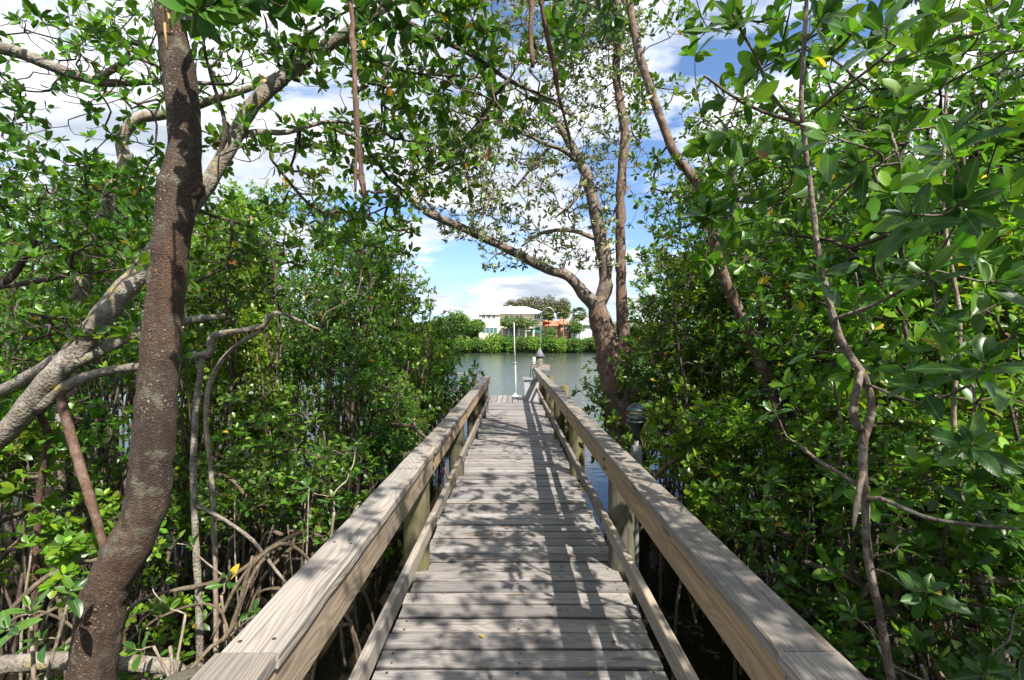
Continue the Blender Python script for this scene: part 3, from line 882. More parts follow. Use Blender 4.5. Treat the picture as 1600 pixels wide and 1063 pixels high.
# left of the boardwalk
LEFT = [
    (1, 10.5, -1.66, 'B', .60, .95), (1, 11.6, -2.12, 'B', .72, 1.0), (1, 9.3, -1.45, 'L', 1.1, 1.3),
    (1, 6.9, -1.75, 'B', .72, 1.0), (1, 8.4, -1.75, 'B', .85, 1.0), (1, 9.8, -1.85, 'B', .9, 1.0), (1, 11.0, -2.25, 'B', .85, 0.95), (1, 5.4, -1.75, 'S', .8, .9),
    (1, 3.9, -1.75, 'S', .8, 0.8), (2, 4.8, -2.9, 'S', 1.0, 1.0), (2, 6.2, -3.0, 'B', 1.0, 1.05), (2, 7.8, -3.0, 'T', .8, 1.0), (2, 9.4, -3.2, 'T', .85, 0.95), (2, 11.2, -3.3, 'B', 1.15, 1.1),
    (3, 4.6, -4.2, 'S', 1.1, 1.0), (3, 6.1, -4.6, 'T', .9, .85), (3, 7.9, -4.7, 'B', 1.2, 1.1), (3, 9.8, -4.8, 'T', 1.0, .85), (3, 11.5, -5.0, 'B', 1.2, 1.2),
    (4, 5.6, -6.0, 'B', 1.0, 1.0), (4, 7.4, -6.4, 'T', 1.0, .8), (4, 9.2, -6.6, 'B', 1.3, 1.1), (4, 11.2, -6.8, 'T', 1.0, .9),
    (1, 4.9, -2.2, 'B', .62, .85), (2, 5.3, -3.6, 'B', .8, 1.0), (2, 7.1, -2.4, 'B', .85, 1.15), (3, 3.7, -3.3, 'S', .9, .9), (4, 4.9, -5.2, 'B', .9, 1.0), (2, 10.2, -2.6, 'B', 1.0, 1.3),
    (1, 4.4, -1.6, 'L', .9, .9), (1, 6.0, -1.5, 'L', 1.0, 1.2), (2, 3.2, -2.5, 'L', .9, .8), (2, 4.0, -2.8, 'L', 1.0, .9), (2, 2.7, -2.0, 'L', .7, .6), (3, 3.6, -3.4, 'L', 1.1, 1.0),
    (5, 8.0, -8.2, 'B', 1.3, 1.1), (5, 10.3, -8.6, 'T', 1.1, .85), (5, 12.5, -9.0, 'B', 1.4, 1.2), (5, 12.9, -7.0, 'T', 1.1, .85),
]
for k, (row, y, x, kind, sc, zs) in enumerate(LEFT):
    thicket(-1, row, k, x, y, kind, sc, zs)
RIGHT = [
    (1, 8.7, 2.05, 'B', .85, 1.0), (1, 7.3, 2.5, 'B', .8, 1.05), (1, 5.6, 2.05, 'B', .85, .95), (1, 4.2, 1.95, 'B', .7, .8), (1, 2.9, 2.0, 'S', .75, .75),
    (2, 3.6, 2.9, 'B', .9, 1.0), (2, 4.9, 3.2, 'T', .85, .95), (2, 6.6, 3.5, 'T', .95, .82), (2, 8.4, 3.6, 'T', 1.0, .8), (2, 10.2, 3.5, 'B', 1.1, 1.1),
    (3, 3.7, 4.0, 'S', 1.1, 1.1), (3, 5.0, 4.6, 'B', 1.1, 1.1), (3, 6.9, 5.1, 'T', 1.0, 1.05), (3, 8.8, 5.3, 'B', 1.3, 1.2), (3, 10.8, 5.3, 'T', 1.1, 1.05),
    (4, 5.8, 6.0, 'T', 1.05, 1.05), (4, 7.6, 6.8, 'B', 1.4, 1.2), (4, 9.7, 7.1, 'T', 1.1, 1.1), (4, 11.9, 7.3, 'B', 1.4, 1.3),
    (5, 8.6, 8.8, 'T', 1.2, 1.0), (5, 10.8, 9.4, 'B', 1.5, 1.3), (5, 13.2, 10.0, 'T', 1.2, 1.1),
    (2, 4.3, 3.7, 'B', .95, 1.2), (2, 5.8, 2.8, 'B', .9, 1.1), (3, 5.9, 4.0, 'B', 1.1, 1.3), (1, 6.4, 2.2, 'B', .7, 1.0), (2, 7.6, 3.1, 'B', 1.0, 1.3), (1, 3.5, 2.3, 'B', .6, .8), (3, 3.0, 3.1, 'B', .8, .9),
    (1, 2.2, 1.55, 'L', .85, .8), (1, 3.0, 1.65, 'L', .9, 1.0), (1, 4.1, 1.55, 'L', .95, 1.1), (1, 5.2, 1.55, 'L', 1.0, 1.1), (2, 2.5, 2.2, 'L', 1.0, 1.0), (2, 3.3, 2.5, 'L', 1.1, 1.1), (1, 6.9, 1.7, 'L', 1.1, 1.2),
    (2, 1.0, 2.7, 'T', .75, .95), (3, -1.2, 3.3, 'T', .9, 1.0), (1, -0.5, 1.95, 'T', .8, .95), (1, -2.0, 1.9, 'T', .8, 1.0), (1, -1.3, 1.65, 'T', .7, 1.15), 
]
for k, (row, y, x, kind, sc, zs) in enumerate(RIGHT):
    thicket(1, row, k, x, y, kind, sc, zs)

# farther mangroves closing the view at both sides, near shore
SHORE = [(-11.5, 11), (-12.5, 14.5), (-10, 17), (-15, 18), (-14, 23), (-19, 15), (-21, 21), (-24, 28), (-19, 31), (-30, 24), (-30, 36),
         (12.5, 11.5), (13.5, 15.5), (9.8, 16.5), (16, 19.5), (14, 23), (20, 17), (23, 24), (20, 30), (29, 27), (32, 38)]
for k, (x, y) in enumerate(SHORE):
    side = 'left' if x < 0 else 'right'
    place(VD[k % 3], 'shore_mangrove', 'sunlit mangrove mass glimpsed through gaps behind the %s thicket' % side, x, y, k * 1.7, 1.15 + 0.3 * ((k * 7) % 5) / 5,
          'mangroves beyond the %s thicket' % side, zs=0.95)

# ------------------------------------------------------------------ individual trees of the foreground
def limb(name, pix, mat, parent, step=0.05, wob=0.05, sides=14, seed=1, rough=0.03):
    """pix: (px, py, depth, width in photo pixels)"""
    rg = np.random.default_rng(seed)
    pts = [P(a, b, d) for a, b, d, wd in pix]
    rad = [wd / 2 * d / 800 for a, b, d, wd in pix]
    p, r = spline(pts, rad, step, wob, rg)
    o = MB().tube(p - np.array(parent.location), r, sides, True, rough, rg).build(name, mat, parent, True)
    return o, p


def leafy(parent, seeds, att, rg, leaf, base, n=7, tpl=T8, mat='leaf', barkm='bark_dark', up=0.55, zpen=0.3, yellow=0.008, width=0.5, r_tip=0.0022, maxr=0.02, spread=(25, 95), fresh=0.2, bare=0.0):
    org = np.array(parent.location)
    tubes, tips, dirs = colonise(rg, seeds - org, None, att - org, zpen=zpen, r_tip=r_tip, maxr=maxr)
    tag(link('branch', twig_mesh(tubes, 'branch', M[barkm]), parent), kind='stuff')
    keep = rg.random(len(tips)) >= bare
    tips, dirs = tips[keep], dirs[keep]
    cr = MB()
    rosettes(cr, rg, tips, dirs, n, leaf, base, tpl, up=up, yellow=yellow, width=width, spread=spread, fresh=fresh)
    o = link('crown', cr.mesh('crown', M[mat], True), parent)
    tag(o, kind='stuff')
    return o


def cloudpts(rg, n, boxes):
    """random points in view-shaped volumes (px0,px1,py0,py1,d0,d1,weight)"""
    w_ = np.array([b[6] for b in boxes], float); w_ /= w_.sum()
    out = []
    for _ in range(n):
        b = boxes[rg.choice(len(boxes), p=w_)]
        out.append(P(rg.uniform(b[0], b[1]), rg.uniform(b[2], b[3]), rg.uniform(b[4], b[5])))
    return np.array(out)


# --- big red-brown trunk, left
A = tag(empty('mangrove_tree', tuple(P(135, 1320, 2.2)[:2]) + (WATER,)), 'thick red-brown rough trunk rising close beside the left rail', 'tree')
_, pA = limb('trunk', [(132, 1345, 2.25, 88), (136, 1180, 2.22, 72), (143, 1063, 2.2, 64), (152, 1000, 2.2, 64), (163, 930, 2.2, 63), (194, 868, 2.2, 63), (225, 800, 2.2, 59), (236, 740, 2.2, 60), (246, 600, 2.2, 54),
                       (256, 485, 2.2, 52), (268, 380, 2.2, 50), (275, 330, 2.2, 56), (281, 291, 2.2, 61), (287, 245, 2.2, 46), (288, 200, 2.2, 45), (279, 105, 2.2, 48), (270, 60, 2.2, 42), (264, 0, 2.2, 40), (258, -160, 2.25, 35), (270, -420, 2.4, 24)],
             M['bark_brown'], A, 0.035, 0.02, 26, 11, 0.025)
for k_, pk in enumerate(([(285, 305, 2.2, 48), (303, 296, 2.2, 36), (316, 288, 2.2, 14)],)):
    limb('knot', pk, M['bark_brown'], A, 0.02, 0.06, 14, 33 + k_, 0.06)
rg = np.random.default_rng(21)
top = pA[pA[:, 2] > 2.9]
att = cloudpts(rg, 150, [(-250, 620, -420, -40, 1.6, 3.2, 2), (300, 460, -60, 30, 1.5, 2.0, 0.5)])
leafy(A, top, att, rg, 0.11, DEEP, 7)
for k, pix in enumerate(([(259, -60, 1.62, 5), (262, 10, 1.6, 5), (267, 46, 1.6, 3)], [(254, -60, 1.55, 6), (256, 20, 1.55, 5), (261, 78, 1.55, 3)])):
    limb('aerial_root', pix, M['straw'], A, 0.04, 0.02, 8, 30 + k, 0.0)

# --- leaning lichen-grey trunk, left
B = tag(empty('leaning_mangrove', (-4.1, 2.9, WATER)), 'leaning grey trunk with pale and yellow lichen crossing behind red-brown trunk', 'tree')
_, pB = limb('trunk', [(-330, 960, 2.9, 40), (-140, 800, 2.95, 34), (0, 684, 3.0, 30), (50, 628, 3.0, 32), (95, 576, 3.0, 35), (140, 520, 3.05, 32), (189, 460, 3.1, 33), (224, 418, 3.15, 30), (270, 360, 3.25, 27), (308, 311, 3.3, 24), (339, 263, 3.35, 23),
                       (369, 211, 3.4, 24), (395, 165, 3.4, 23), (452, 113, 3.45, 21), (508, 75, 3.5, 18), (557, 41, 3.5, 16), (640, -10, 3.6, 12), (760, -60, 3.7, 7)], M['bark_lichen'], B, 0.05, 0.03, 18, 12, 0.03)
B_limbs = [
    [(112, 566, 3.0, 24), (150, 549, 3.1, 22), (186, 532, 3.2, 19), (226, 517, 3.3, 17), (300, 500, 3.5, 13), (352, 494, 3.6, 9)],
    [(60, 640, 3.0, 20), (105, 603, 3.0, 18), (160, 582, 2.95, 15), (217, 573, 2.9, 13), (283, 561, 2.9, 12), (326, 553, 2.9, 13), (330, 538, 2.9, 14), (335, 524, 2.9, 12), (370, 518, 2.95, 9), (413, 509, 3.0, 8), (432, 488, 3.0, 6), (500, 516, 3.2, 4)],
    [(95, 560, 3.05, 22), (45, 590, 3.2, 22), (0, 613, 3.3, 20), (-90, 650, 3.5, 16)],
    [(372, 213, 3.4, 12), (410, 206, 3.5, 10), (450, 207, 3.6, 8), (520, 190, 3.8, 5), (600, 205, 4.0, 3)],
    [(334, 266, 3.35, 9), (352, 200, 3.3, 7), (330, 120, 3.2, 5), (318, 60, 3.1, 4), (330, -20, 3.1, 3)],
    [(452, 112, 3.45, 8), (462, 70, 3.4, 6), (520, 30, 3.3, 4), (560, 10, 3.3, 3)],
    [(627, 30, 3.5, 9), (698, 67, 3.45, 8), (745, 91, 3.4, 7), (797, 126, 3.4, 6), (868, 158, 3.4, 4)],
    [(545, 60, 3.5, 6), (600, 100, 3.6, 5), (658, 116, 3.7, 4), (740, 119, 3.8, 3)],
]
seedsB = [pB[pB[:, 2] > 2.0][::2]]
for k, pix in enumerate(B_limbs):
    _, q = limb('limb', pix, M['bark_lichen'] if k < 4 else M['bark_dark'], B, 0.05, 0.03, 9, 40 + k, 0.03)
    seedsB.append(q[::2])
limb('prop_root', [(91, 605, 3.0, 13), (108, 670, 3.0, 14), (130, 745, 2.95, 14), (150, 810, 2.9, 13), (166, 872, 2.9, 12), (190, 1000, 2.9, 12), (205, 1150, 2.9, 12)], M['aerial'], B, 0.05, 0.02, 10, 51)
limb('prop_root', [(60, 640, 3.1, 10), (75, 690, 3.2, 11), (60, 800, 3.3, 10), (50, 1100, 3.4, 10)], M['aerial'], B, 0.05, 0.03, 8, 52)
limb('prop_root', [(316, 560, 2.9, 9), (306, 640, 2.9, 9), (302, 740, 2.9, 10), (306, 850, 2.9, 10), (311, 960, 2.9, 11), (313, 1140, 2.9, 11)], M['bark_lichen'], B, 0.05, 0.03, 9, 53)
limb('prop_root', [(432, 488, 3.0, 5), (400, 520, 3.0, 7), (356, 552, 3.05, 7), (328, 600, 3.1, 8), (322, 660, 3.1, 7), (330, 740, 3.1, 7), (336, 860, 3.1, 7), (338, 1100, 3.1, 8)], M['bark_pale'], B, 0.05, 0.03, 8, 54)
limb('prop_root', [(308, 790, 2.9, 6), (350, 812, 2.85, 6), (395, 845, 2.8, 6), (430, 890, 2.75, 5), (446, 910, 2.75, 5)], M['bark_lichen'], B, 0.05, 0.03, 7, 55)
rg = np.random.default_rng(22)
att = cloudpts(rg, 880, [(430, 660, 180, 420, 4.2, 6.0, 2.6), (560, 770, -30, 260, 3.0, 4.4, 3.2), (620, 760, 100, 300, 3.4, 4.4, 1.0), (330, 600, 0, 230, 3.0, 4.2, 1.2), (300, 620, 200, 420, 3.4, 4.6, 1.6), (760, 900, 0, 200, 3.2, 3.9, 0.8), (0, 300, 380, 560, 2.8, 3.8, 0.8)])
leafy(B, np.vstack(seedsB), att, rg, 0.088, GREEN, 7, yellow=0.014, bare=0.4)

# --- S-curved dark trunk farther left
Ct = tag(empty('crooked_mangrove', (-4.3, 4.6, WATER)), 'dark trunk bending in an S shape behind red-brown trunk', 'tree')
_, pC = limb('trunk', [(60, 960, 4.6, 26), (95, 700, 4.6, 24), (115, 540, 4.6, 23), (132, 430, 4.6, 22), (150, 385, 4.55, 21), (163, 340, 4.5, 20), (172, 305, 4.5, 19), (186, 277, 4.5, 19), (196, 254, 4.5, 18), (190, 226, 4.5, 18), (199, 200, 4.5, 17), (224, 183, 4.5, 16), (258, 179, 4.5, 15), (312, 163, 4.5, 13),
                       (339, 154, 4.5, 12), (376, 143, 4.5, 10), (414, 127, 4.5, 8), (470, 90, 4.6, 5)], M['bark_pale'], Ct, 0.06, 0.03, 12, 13)
_, pD = limb('limb', [(-160, 30, 3.6, 22), (0, 74, 3.6, 19), (49, 90, 3.6, 18), (94, 109, 3.6, 16), (139, 124, 3.6, 14), (169, 130, 3.6, 12), (260, 128, 3.7, 8), (360, 132, 3.8, 5)], M['bark_lichen'], Ct, 0.06, 0.03, 12, 14)
_, pE = limb('limb', [(150, 126, 3.6, 11), (165, 116, 3.55, 10), (190, 100, 3.5, 9), (211, 89, 3.5, 8), (260, 112, 3.5, 4), (330, 150, 3.6, 3)], M['bark_pale'], Ct, 0.06, 0.03, 9, 15)
_, pF = limb('limb', [(-120, 480, 3.8, 14), (0, 445, 3.8, 13), (40, 400, 3.8, 10), (55, 375, 3.8, 8), (20, 440, 3.8, 6)][:4], M['bark_dark'], Ct, 0.06, 0.03, 9, 16)
_, pG = limb('limb', [(0, 448, 3.8, 9), (60, 440, 3.85, 8), (110, 430, 3.9, 6), (170, 425, 4.0, 4)], M['bark_dark'], Ct, 0.06, 0.03, 9, 17)
rg = np.random.default_rng(23)
att = cloudpts(rg, 640, [(-60, 250, 20, 380, 3.0, 4.4, 3), (100, 420, -20, 160, 3.2, 4.6, 1.2), (-60, 240, 250, 420, 3.2, 4.6, 2)])
leafy(Ct, np.vstack([pC[pC[:, 2] > 2][::2], pD[::2], pE[::2], pF[::2], pG[::2]]), att, rg, 0.085, GREEN, 6, bare=0.28)

# --- aerial roots hanging from the canopy (of a limb overhead, left to right)
H_ = tag(empty('overhead_limb', tuple(P(560, -300, 3.0)[:2]) + (WATER,)), 'canopy limb over the walkway with reddish hanging aerial roots', 'branch')
_, pH = limb('limb', [(-400, -420, 2.6, 30), (100, -330, 2.7, 28), (545, -260, 2.75, 24), (830, -220, 2.8, 18), (1100, -240, 2.9, 12)], M['bark_brown'], H_, 0.06, 0.03, 12, 60)
limb('aerial_root', [(540, -260, 2.75, 9), (547, -20, 2.6, 9), (552, 80, 2.55, 9), (557, 180, 2.5, 9), (563, 260, 2.5, 8), (569, 312, 2.5, 5)], M['aerial'], H_, 0.05, 0.22, 9, 61)
limb('aerial_root', [(559, 215, 2.5, 4), (556, 260, 2.48, 5), (555, 300, 2.47, 4)], M['aerial'], H_, 0.05, 0.22, 7, 62)
limb('aerial_root', [(563, 230, 2.5, 4), (566, 270, 2.52, 4), (572, 305, 2.52, 3)], M['aerial'], H_, 0.05, 0.22, 7, 63)
limb('aerial_root', [(822, -220, 2.8, 8), (829, -20, 2.7, 8), (829, 50, 2.7, 8), (832, 106, 2.7, 5)], M['aerial'], H_, 0.05, 0.22, 9, 64)
limb('aerial_root', [(832, -220, 2.8, 7), (843, -20, 2.8, 7), (860, 80, 2.9, 7), (876, 160, 3.0, 6), (890, 215, 3.1, 5), (893, 236, 3.1, 3)], M['aerial'], H_, 0.05, 0.22, 9, 65)
rg = np.random.default_rng(24)
att = cloudpts(rg, 260, [(560, 1050, -260, -10, 2.5, 3.6, 2), (380, 800, -40, 110, 2.8, 3.6, 0.8), (-100, 560, -350, -60, 2.2, 3.2, 1.4), (620, 1000, -30, 60, 2.9, 3.6, 0.6)])
over = np.stack([rg.uniform(0.5, 2.4, 190), rg.uniform(-0.6, 2.5, 190), rg.uniform(3.7, 5.2, 190)], -1)   # the canopy above the viewer
leafy(H_, pH[::2], np.vstack([att, over]), rg, 0.10, DEEP, 7)

# --- forked buttonwood behind the right rail
G = tag(empty('buttonwood_tree', tuple(P(985, 800, 7.0)[:2]) + (WATER,)), 'forked reddish-brown tree with silvery leaves behind the right handrail', 'tree')
gl_ = [
    [(1000, 830, 7.0, 80), (985, 740, 7.0, 60), (974, 660, 7.0, 52), (966, 615, 7.0, 46), (957, 575, 7.0, 43), (945, 530, 7.0, 36), (935, 490, 7.0, 31), (931, 470, 7.0, 27)],
    [(933, 480, 7.0, 24), (911, 458, 6.95, 19), (890, 433, 6.9, 16), (855, 421, 6.85, 15), (797, 391, 6.8, 13), (737, 363, 6.7, 13), (670, 333, 6.6, 12), (640, 305, 6.6, 9), (637, 285, 6.6, 6)],
    [(931, 484, 7.0, 25), (944, 455, 7.0, 23), (947, 425, 7.0, 22), (939, 379, 7.0, 21), (927, 316, 7.0, 19), (911, 261, 7.0, 16), (893, 228, 7.0, 12), (868, 190, 6.9, 9), (838, 150, 6.8, 6)],
    [(985, 690, 7.05, 34), (979, 610, 7.05, 26), (975, 545, 7.05, 20), (971, 468, 7.05, 17), (970, 400, 7.05, 16), (969, 350, 7.05, 15), (971, 276, 7.05, 14), (976, 205, 7.05, 14), (963, 118, 7.1, 13), (967, 51, 7.1, 12), (962, -40, 7.2, 9), (950, -130, 7.3, 5)],
    [(978, 665, 7.0, 26), (992, 617, 7.0, 24), (1009, 577, 6.95, 20), (1030, 540, 6.9, 17), (1052, 500, 6.9, 14), (1080, 440, 6.9, 10), (1120, 350, 6.9, 7)],
]
GP = []
for k, pix in enumerate(gl_):
    _, q = limb('trunk' if k in (0, 3) else 'limb', pix, M['bark_button'] if k in (0, 3, 4) else M['bark_mid'], G, 0.08, 0.05, 16, 70 + k, 0.05)
    GP.append(q)
subs = [[(738, 363, 6.7, 6), (737, 320, 6.6, 6), (733, 285, 6.6, 5), (720, 230, 6.5, 3)], [(735, 362, 6.7, 5), (750, 345, 6.8, 4), (775, 290, 6.9, 3)], [(935, 375, 7.0, 8), (890, 360, 7.0, 7), (845, 365, 7.0, 6), (815, 385, 7.0, 3)],
        [(905, 255, 7.0, 8), (880, 235, 6.9, 7), (845, 222, 6.8, 6), (790, 190, 6.7, 5), (755, 170, 6.6, 5), (735, 150, 6.6, 3)], [(860, 228, 6.9, 5), (800, 300, 6.9, 3)][:2], [(912, 265, 7.0, 6), (900, 310, 6.9, 5), (868, 340, 6.8, 3)],
        [(775, 185, 6.7, 4), (750, 195, 6.6, 4), (725, 215, 6.6, 3)], [(940, 385, 7.0, 5), (960, 330, 7.1, 4), (985, 290, 7.2, 3)], [(690, 342, 6.6, 5), (655, 300, 6.7, 4), (640, 250, 6.8, 3)]]
for k, pix in enumerate(subs):
    _, q = limb('limb', pix, M['bark_mid'], G, 0.08, 0.06, 7, 90 + k)
    GP.append(q)
rg = np.random.default_rng(25)
att = cloudpts(rg, 2700, [(700, 1010, -60, 260, 6.3, 8.2, 4.5), (640, 760, 190, 330, 6.2, 7.2, 1.0), (750, 960, 240, 420, 6.5, 7.6, 1.5), (860, 1000, -60, 120, 6.6, 8.0, 1.6), (690, 790, 330, 380, 6.5, 6.9, 0.15)])
leafy(G, np.vstack([g[::2] for g in GP[1:4]] + [g for g in GP[5:]]), att, rg, 0.080, SILVER, 7, T4, 'leaf_silver', 'bark_mid', width=0.42, yellow=0.003, r_tip=0.003, maxr=0.02, bare=0.25)

# --- slender leaning trunks right
I1 = tag(empty('slender_tree', tuple(P(1235, 800, 5.0)[:2]) + (WATER,)), 'long slender brown trunk leaning across right thicket up to the sky', 'tree')
_, p1 = limb('trunk', [(1245, 900, 5.0, 20), (1222, 688, 5.0, 18), (1203, 613, 5.0, 18), (1184, 557, 5.0, 17), (1162, 500, 5.0, 17), (1132, 436, 5.0, 17), (1119, 390, 5.0, 17), (1109, 338, 5.05, 16), (1090, 288, 5.1, 15), (1056, 244, 5.1, 14), (1038, 201, 5.1, 13), (1016, 140, 5.1, 13), (996, 75, 5.1, 12), (983, 0, 5.1, 11), (975, -100, 5.2, 8)],
             M['bark_button'], I1, 0.07, 0.04, 12, 110)
rg = np.random.default_rng(26)
leafy(I1, p1[p1[:, 2] > 2][::2], cloudpts(rg, 300, [(980, 1180, 120, 420, 4.6, 6.2, 3), (950, 1080, -80, 60, 4.8, 5.6, 1)]), rg, 0.08, GREEN, 6)
I2 = tag(empty('slender_tree', tuple(P(1245, 760, 5.6)[:2]) + (WATER,)), 'thin dark trunk running just right of the long slender brown trunk', 'tree')
_, p2 = limb('trunk', [(1262, 900, 5.6, 12), (1240, 680, 5.6, 12), (1226, 613, 5.6, 11), (1211, 568, 5.6, 11), (1192, 512, 5.6, 11), (1173, 444, 5.6, 10), (1158, 369, 5.6, 9), (1150, 300, 5.7, 7), (1135, 200, 5.8, 5)], M['bark_dark'], I2, 0.08, 0.05, 10, 111)
leafy(I2, p2[p2[:, 2] > 2][::2], cloudpts(rg, 170, [(1080, 1260, 150, 420, 5.0, 6.4, 3)]), rg, 0.08, GREEN, 6)
I3 = tag(empty('dark_trunk', tuple(P(1300, 760, 3.9)[:2]) + (WATER,)), 'stout dark trunk leaning right among large leaves', 'tree')
_, p3 = limb('trunk', [(1230, 980, 3.9, 48), (1290, 650, 3.9, 42), (1330, 550, 3.9, 38), (1366, 505, 3.95, 36), (1420, 440, 4.0, 30), (1500, 350, 4.1, 24), (1600, 200, 4.2, 18), (1640, 60, 4.3, 12)], M['bark_dark'], I3, 0.07, 0.04, 14, 112)
leafy(I3, p3[p3[:, 2] > 1.6][::2], cloudpts(rg, 520, [(1250, 1700, -80, 380, 3.2, 4.8, 3), (1150, 1500, 350, 620, 3.2, 4.4, 2)]), rg, 0.095, GREEN, 7)
I4 = tag(empty('slender_tree', tuple(P(1580, 1060, 2.6)[:2]) + (WATER,)), 'thin pale stem by the right edge with few leaves', 'tree')
_, p4 = limb('trunk', [(1610, 1190, 2.6, 9), (1574, 1037, 2.6, 9), (1532, 914, 2.6, 8), (1517, 857, 2.6, 8), (1499, 752, 2.6, 7), (1490, 640, 2.6, 7), (1500, 500, 2.6, 6), (1475, 330, 2.7, 5), (1480, 100, 2.8, 4)], M['bark_pale'], I4, 0.06, 0.05, 9, 113)
leafy(I4, p4[::2], cloudpts(rg, 260, [(1300, 1680, 380, 950, 2.2, 3.2, 1.6), (1080, 1680, -60, 420, 2.1, 3.0, 1.8)]), rg, 0.105, GREEN, 8, T16)

# --- large-leaved sapling, right foreground: every leaf an object
def big_leaf(seed, mat):
    rg = np.random.default_rng(seed)
    nu, nv = 9, 5
    u = np.linspace(0, 1, nu); curl = -0.02 + 0.30 * rg.random(); fold = 0.04 + 0.26 * rg.random(); side = rg.normal(0, 0.045)
    v = []
    for a in u:
        wd = 0.205 * (math.sin(math.pi * min(1, a ** 0.85 * 0.985 + 0.015)) ** 0.72) if a > 0 else 0.012
        wd *= 0.78 + 0.38 * a
        if a == 1: wd = 0.006
        for s in np.linspace(-1, 1, nv):
            x = 0.12 + 0.88 * a
            v.append((x, s * wd + side * math.sin(a * 3), fold * abs(s) * wd * 1.6 - curl * a * a + 0.006 * math.sin(a * 14 + s * 2) * abs(s)))
    q = [(i * nv + j, (i + 1) * nv + j, (i + 1) * nv + j + 1, i * nv + j + 1) for i in range(nu - 1) for j in range(nv - 1)]
    mb = MB(); mb.add(v, [np.array(q)])
    mb.tube([(0, 0, 0), (0.06, 0, 0.004), (0.14, 0, -0.002)], [0.012, 0.011, 0.008], 4, False)
    return mb.mesh('leaf', mat, True)


BIG = [big_leaf(500 + s, M['leaf_big']) for s in range(12)]
BIGY = [big_leaf(520 + s, M['leaf_yellow']) for s in range(2)]
BIGD = [big_leaf(530 + s, M['leaf_dead']) for s in range(3)]


def frame_matrix(pos, d, nrm, L):
    d = Vector(d).normalized(); nrm = Vector(nrm); nrm = (nrm - d * nrm.dot(d)).normalized(); s = nrm.cross(d)
    m = Matrix(((d.x, s.x, nrm.x, 0), (d.y, s.y, nrm.y, 0), (d.z, s.z, nrm.z, 0), (0, 0, 0, 1)))
    return Matrix.Translation(Vector(pos)) @ m @ Matrix.Scale(L, 4)


def whorl(parent, tip, d, n, L, rg, yellow=0.01):
    org = Vector(parent.location)
    d = norm(np.asarray(d, float))
    ref = np.array([0, 0, 1.0]) if abs(d[2]) < 0.9 else np.array([1.0, 0, 0])
    u = norm(np.cross(d, ref)); v = np.cross(d, u); ph = rg.random() * 6.28
    for k in range(n):
        a = ph + k * 2.4 + rg.normal(0, 0.15)
        tl = R(18 + 72 * (k / n) + rg.normal(0, 9))
        rad = math.cos(a) * u + math.sin(a) * v
        ld = math.cos(tl) * d + math.sin(tl) * rad; ld[2] -= 0.08
        nr = d - 0.2 * rad + rg.normal(0, 0.16, 3)
        LL = L * (0.45 + 0.6 * min(1, (k + 1.5) / n)) * (0.75 + 0.45 * rg.random())
        me = BIGY[k % 2] if rg.random() < yellow else BIG[rg.integers(len(BIG))]
        o = link('leaf', me, parent)
        o.matrix_local = frame_matrix(Vector(np.asarray(tip) - d * 0.012 * k / 2) - org, ld, nr, LL)


def hero_plant(name, label, base, stems, whorls, mat, seed, cat='sapling', r_tip=0.003):
    rg = np.random.default_rng(seed)
    e = tag(empty(name, base), label, cat)
    S = []
    for k, pix in enumerate(stems):
        _, q = limb('stem' if k == 0 else 'branch', pix, mat, e, 0.04, 0.04, 10, seed + k, 0.04)
        S.append(q)
    seeds = np.vstack(S)
    tips = np.array([P(a, b, d) for a, b, d, n, L in whorls])
    org = np.array(base)
    tubes, tp, dirs = colonise(rg, seeds - org, None, tips - org, zpen=0.25, r_tip=r_tip, jitter=0.08)
    for p, r in tubes:
        pp, rr = spline(p, r, 0.03)
        MB().tube(pp, rr, 6).build('twig', mat, e, True)
    for q, dd in zip(tp, dirs):
        i = int(np.argmin(np.linalg.norm(tips - org - q, axis=1)))
        a, b, d, n, L = whorls[i]
        whorl(e, q + org, dd + np.array([0, 0, 0.5]) + rg.normal(0, 0.25, 3) + np.array([0, -0.25, 0]), n, L, rg)
    return e


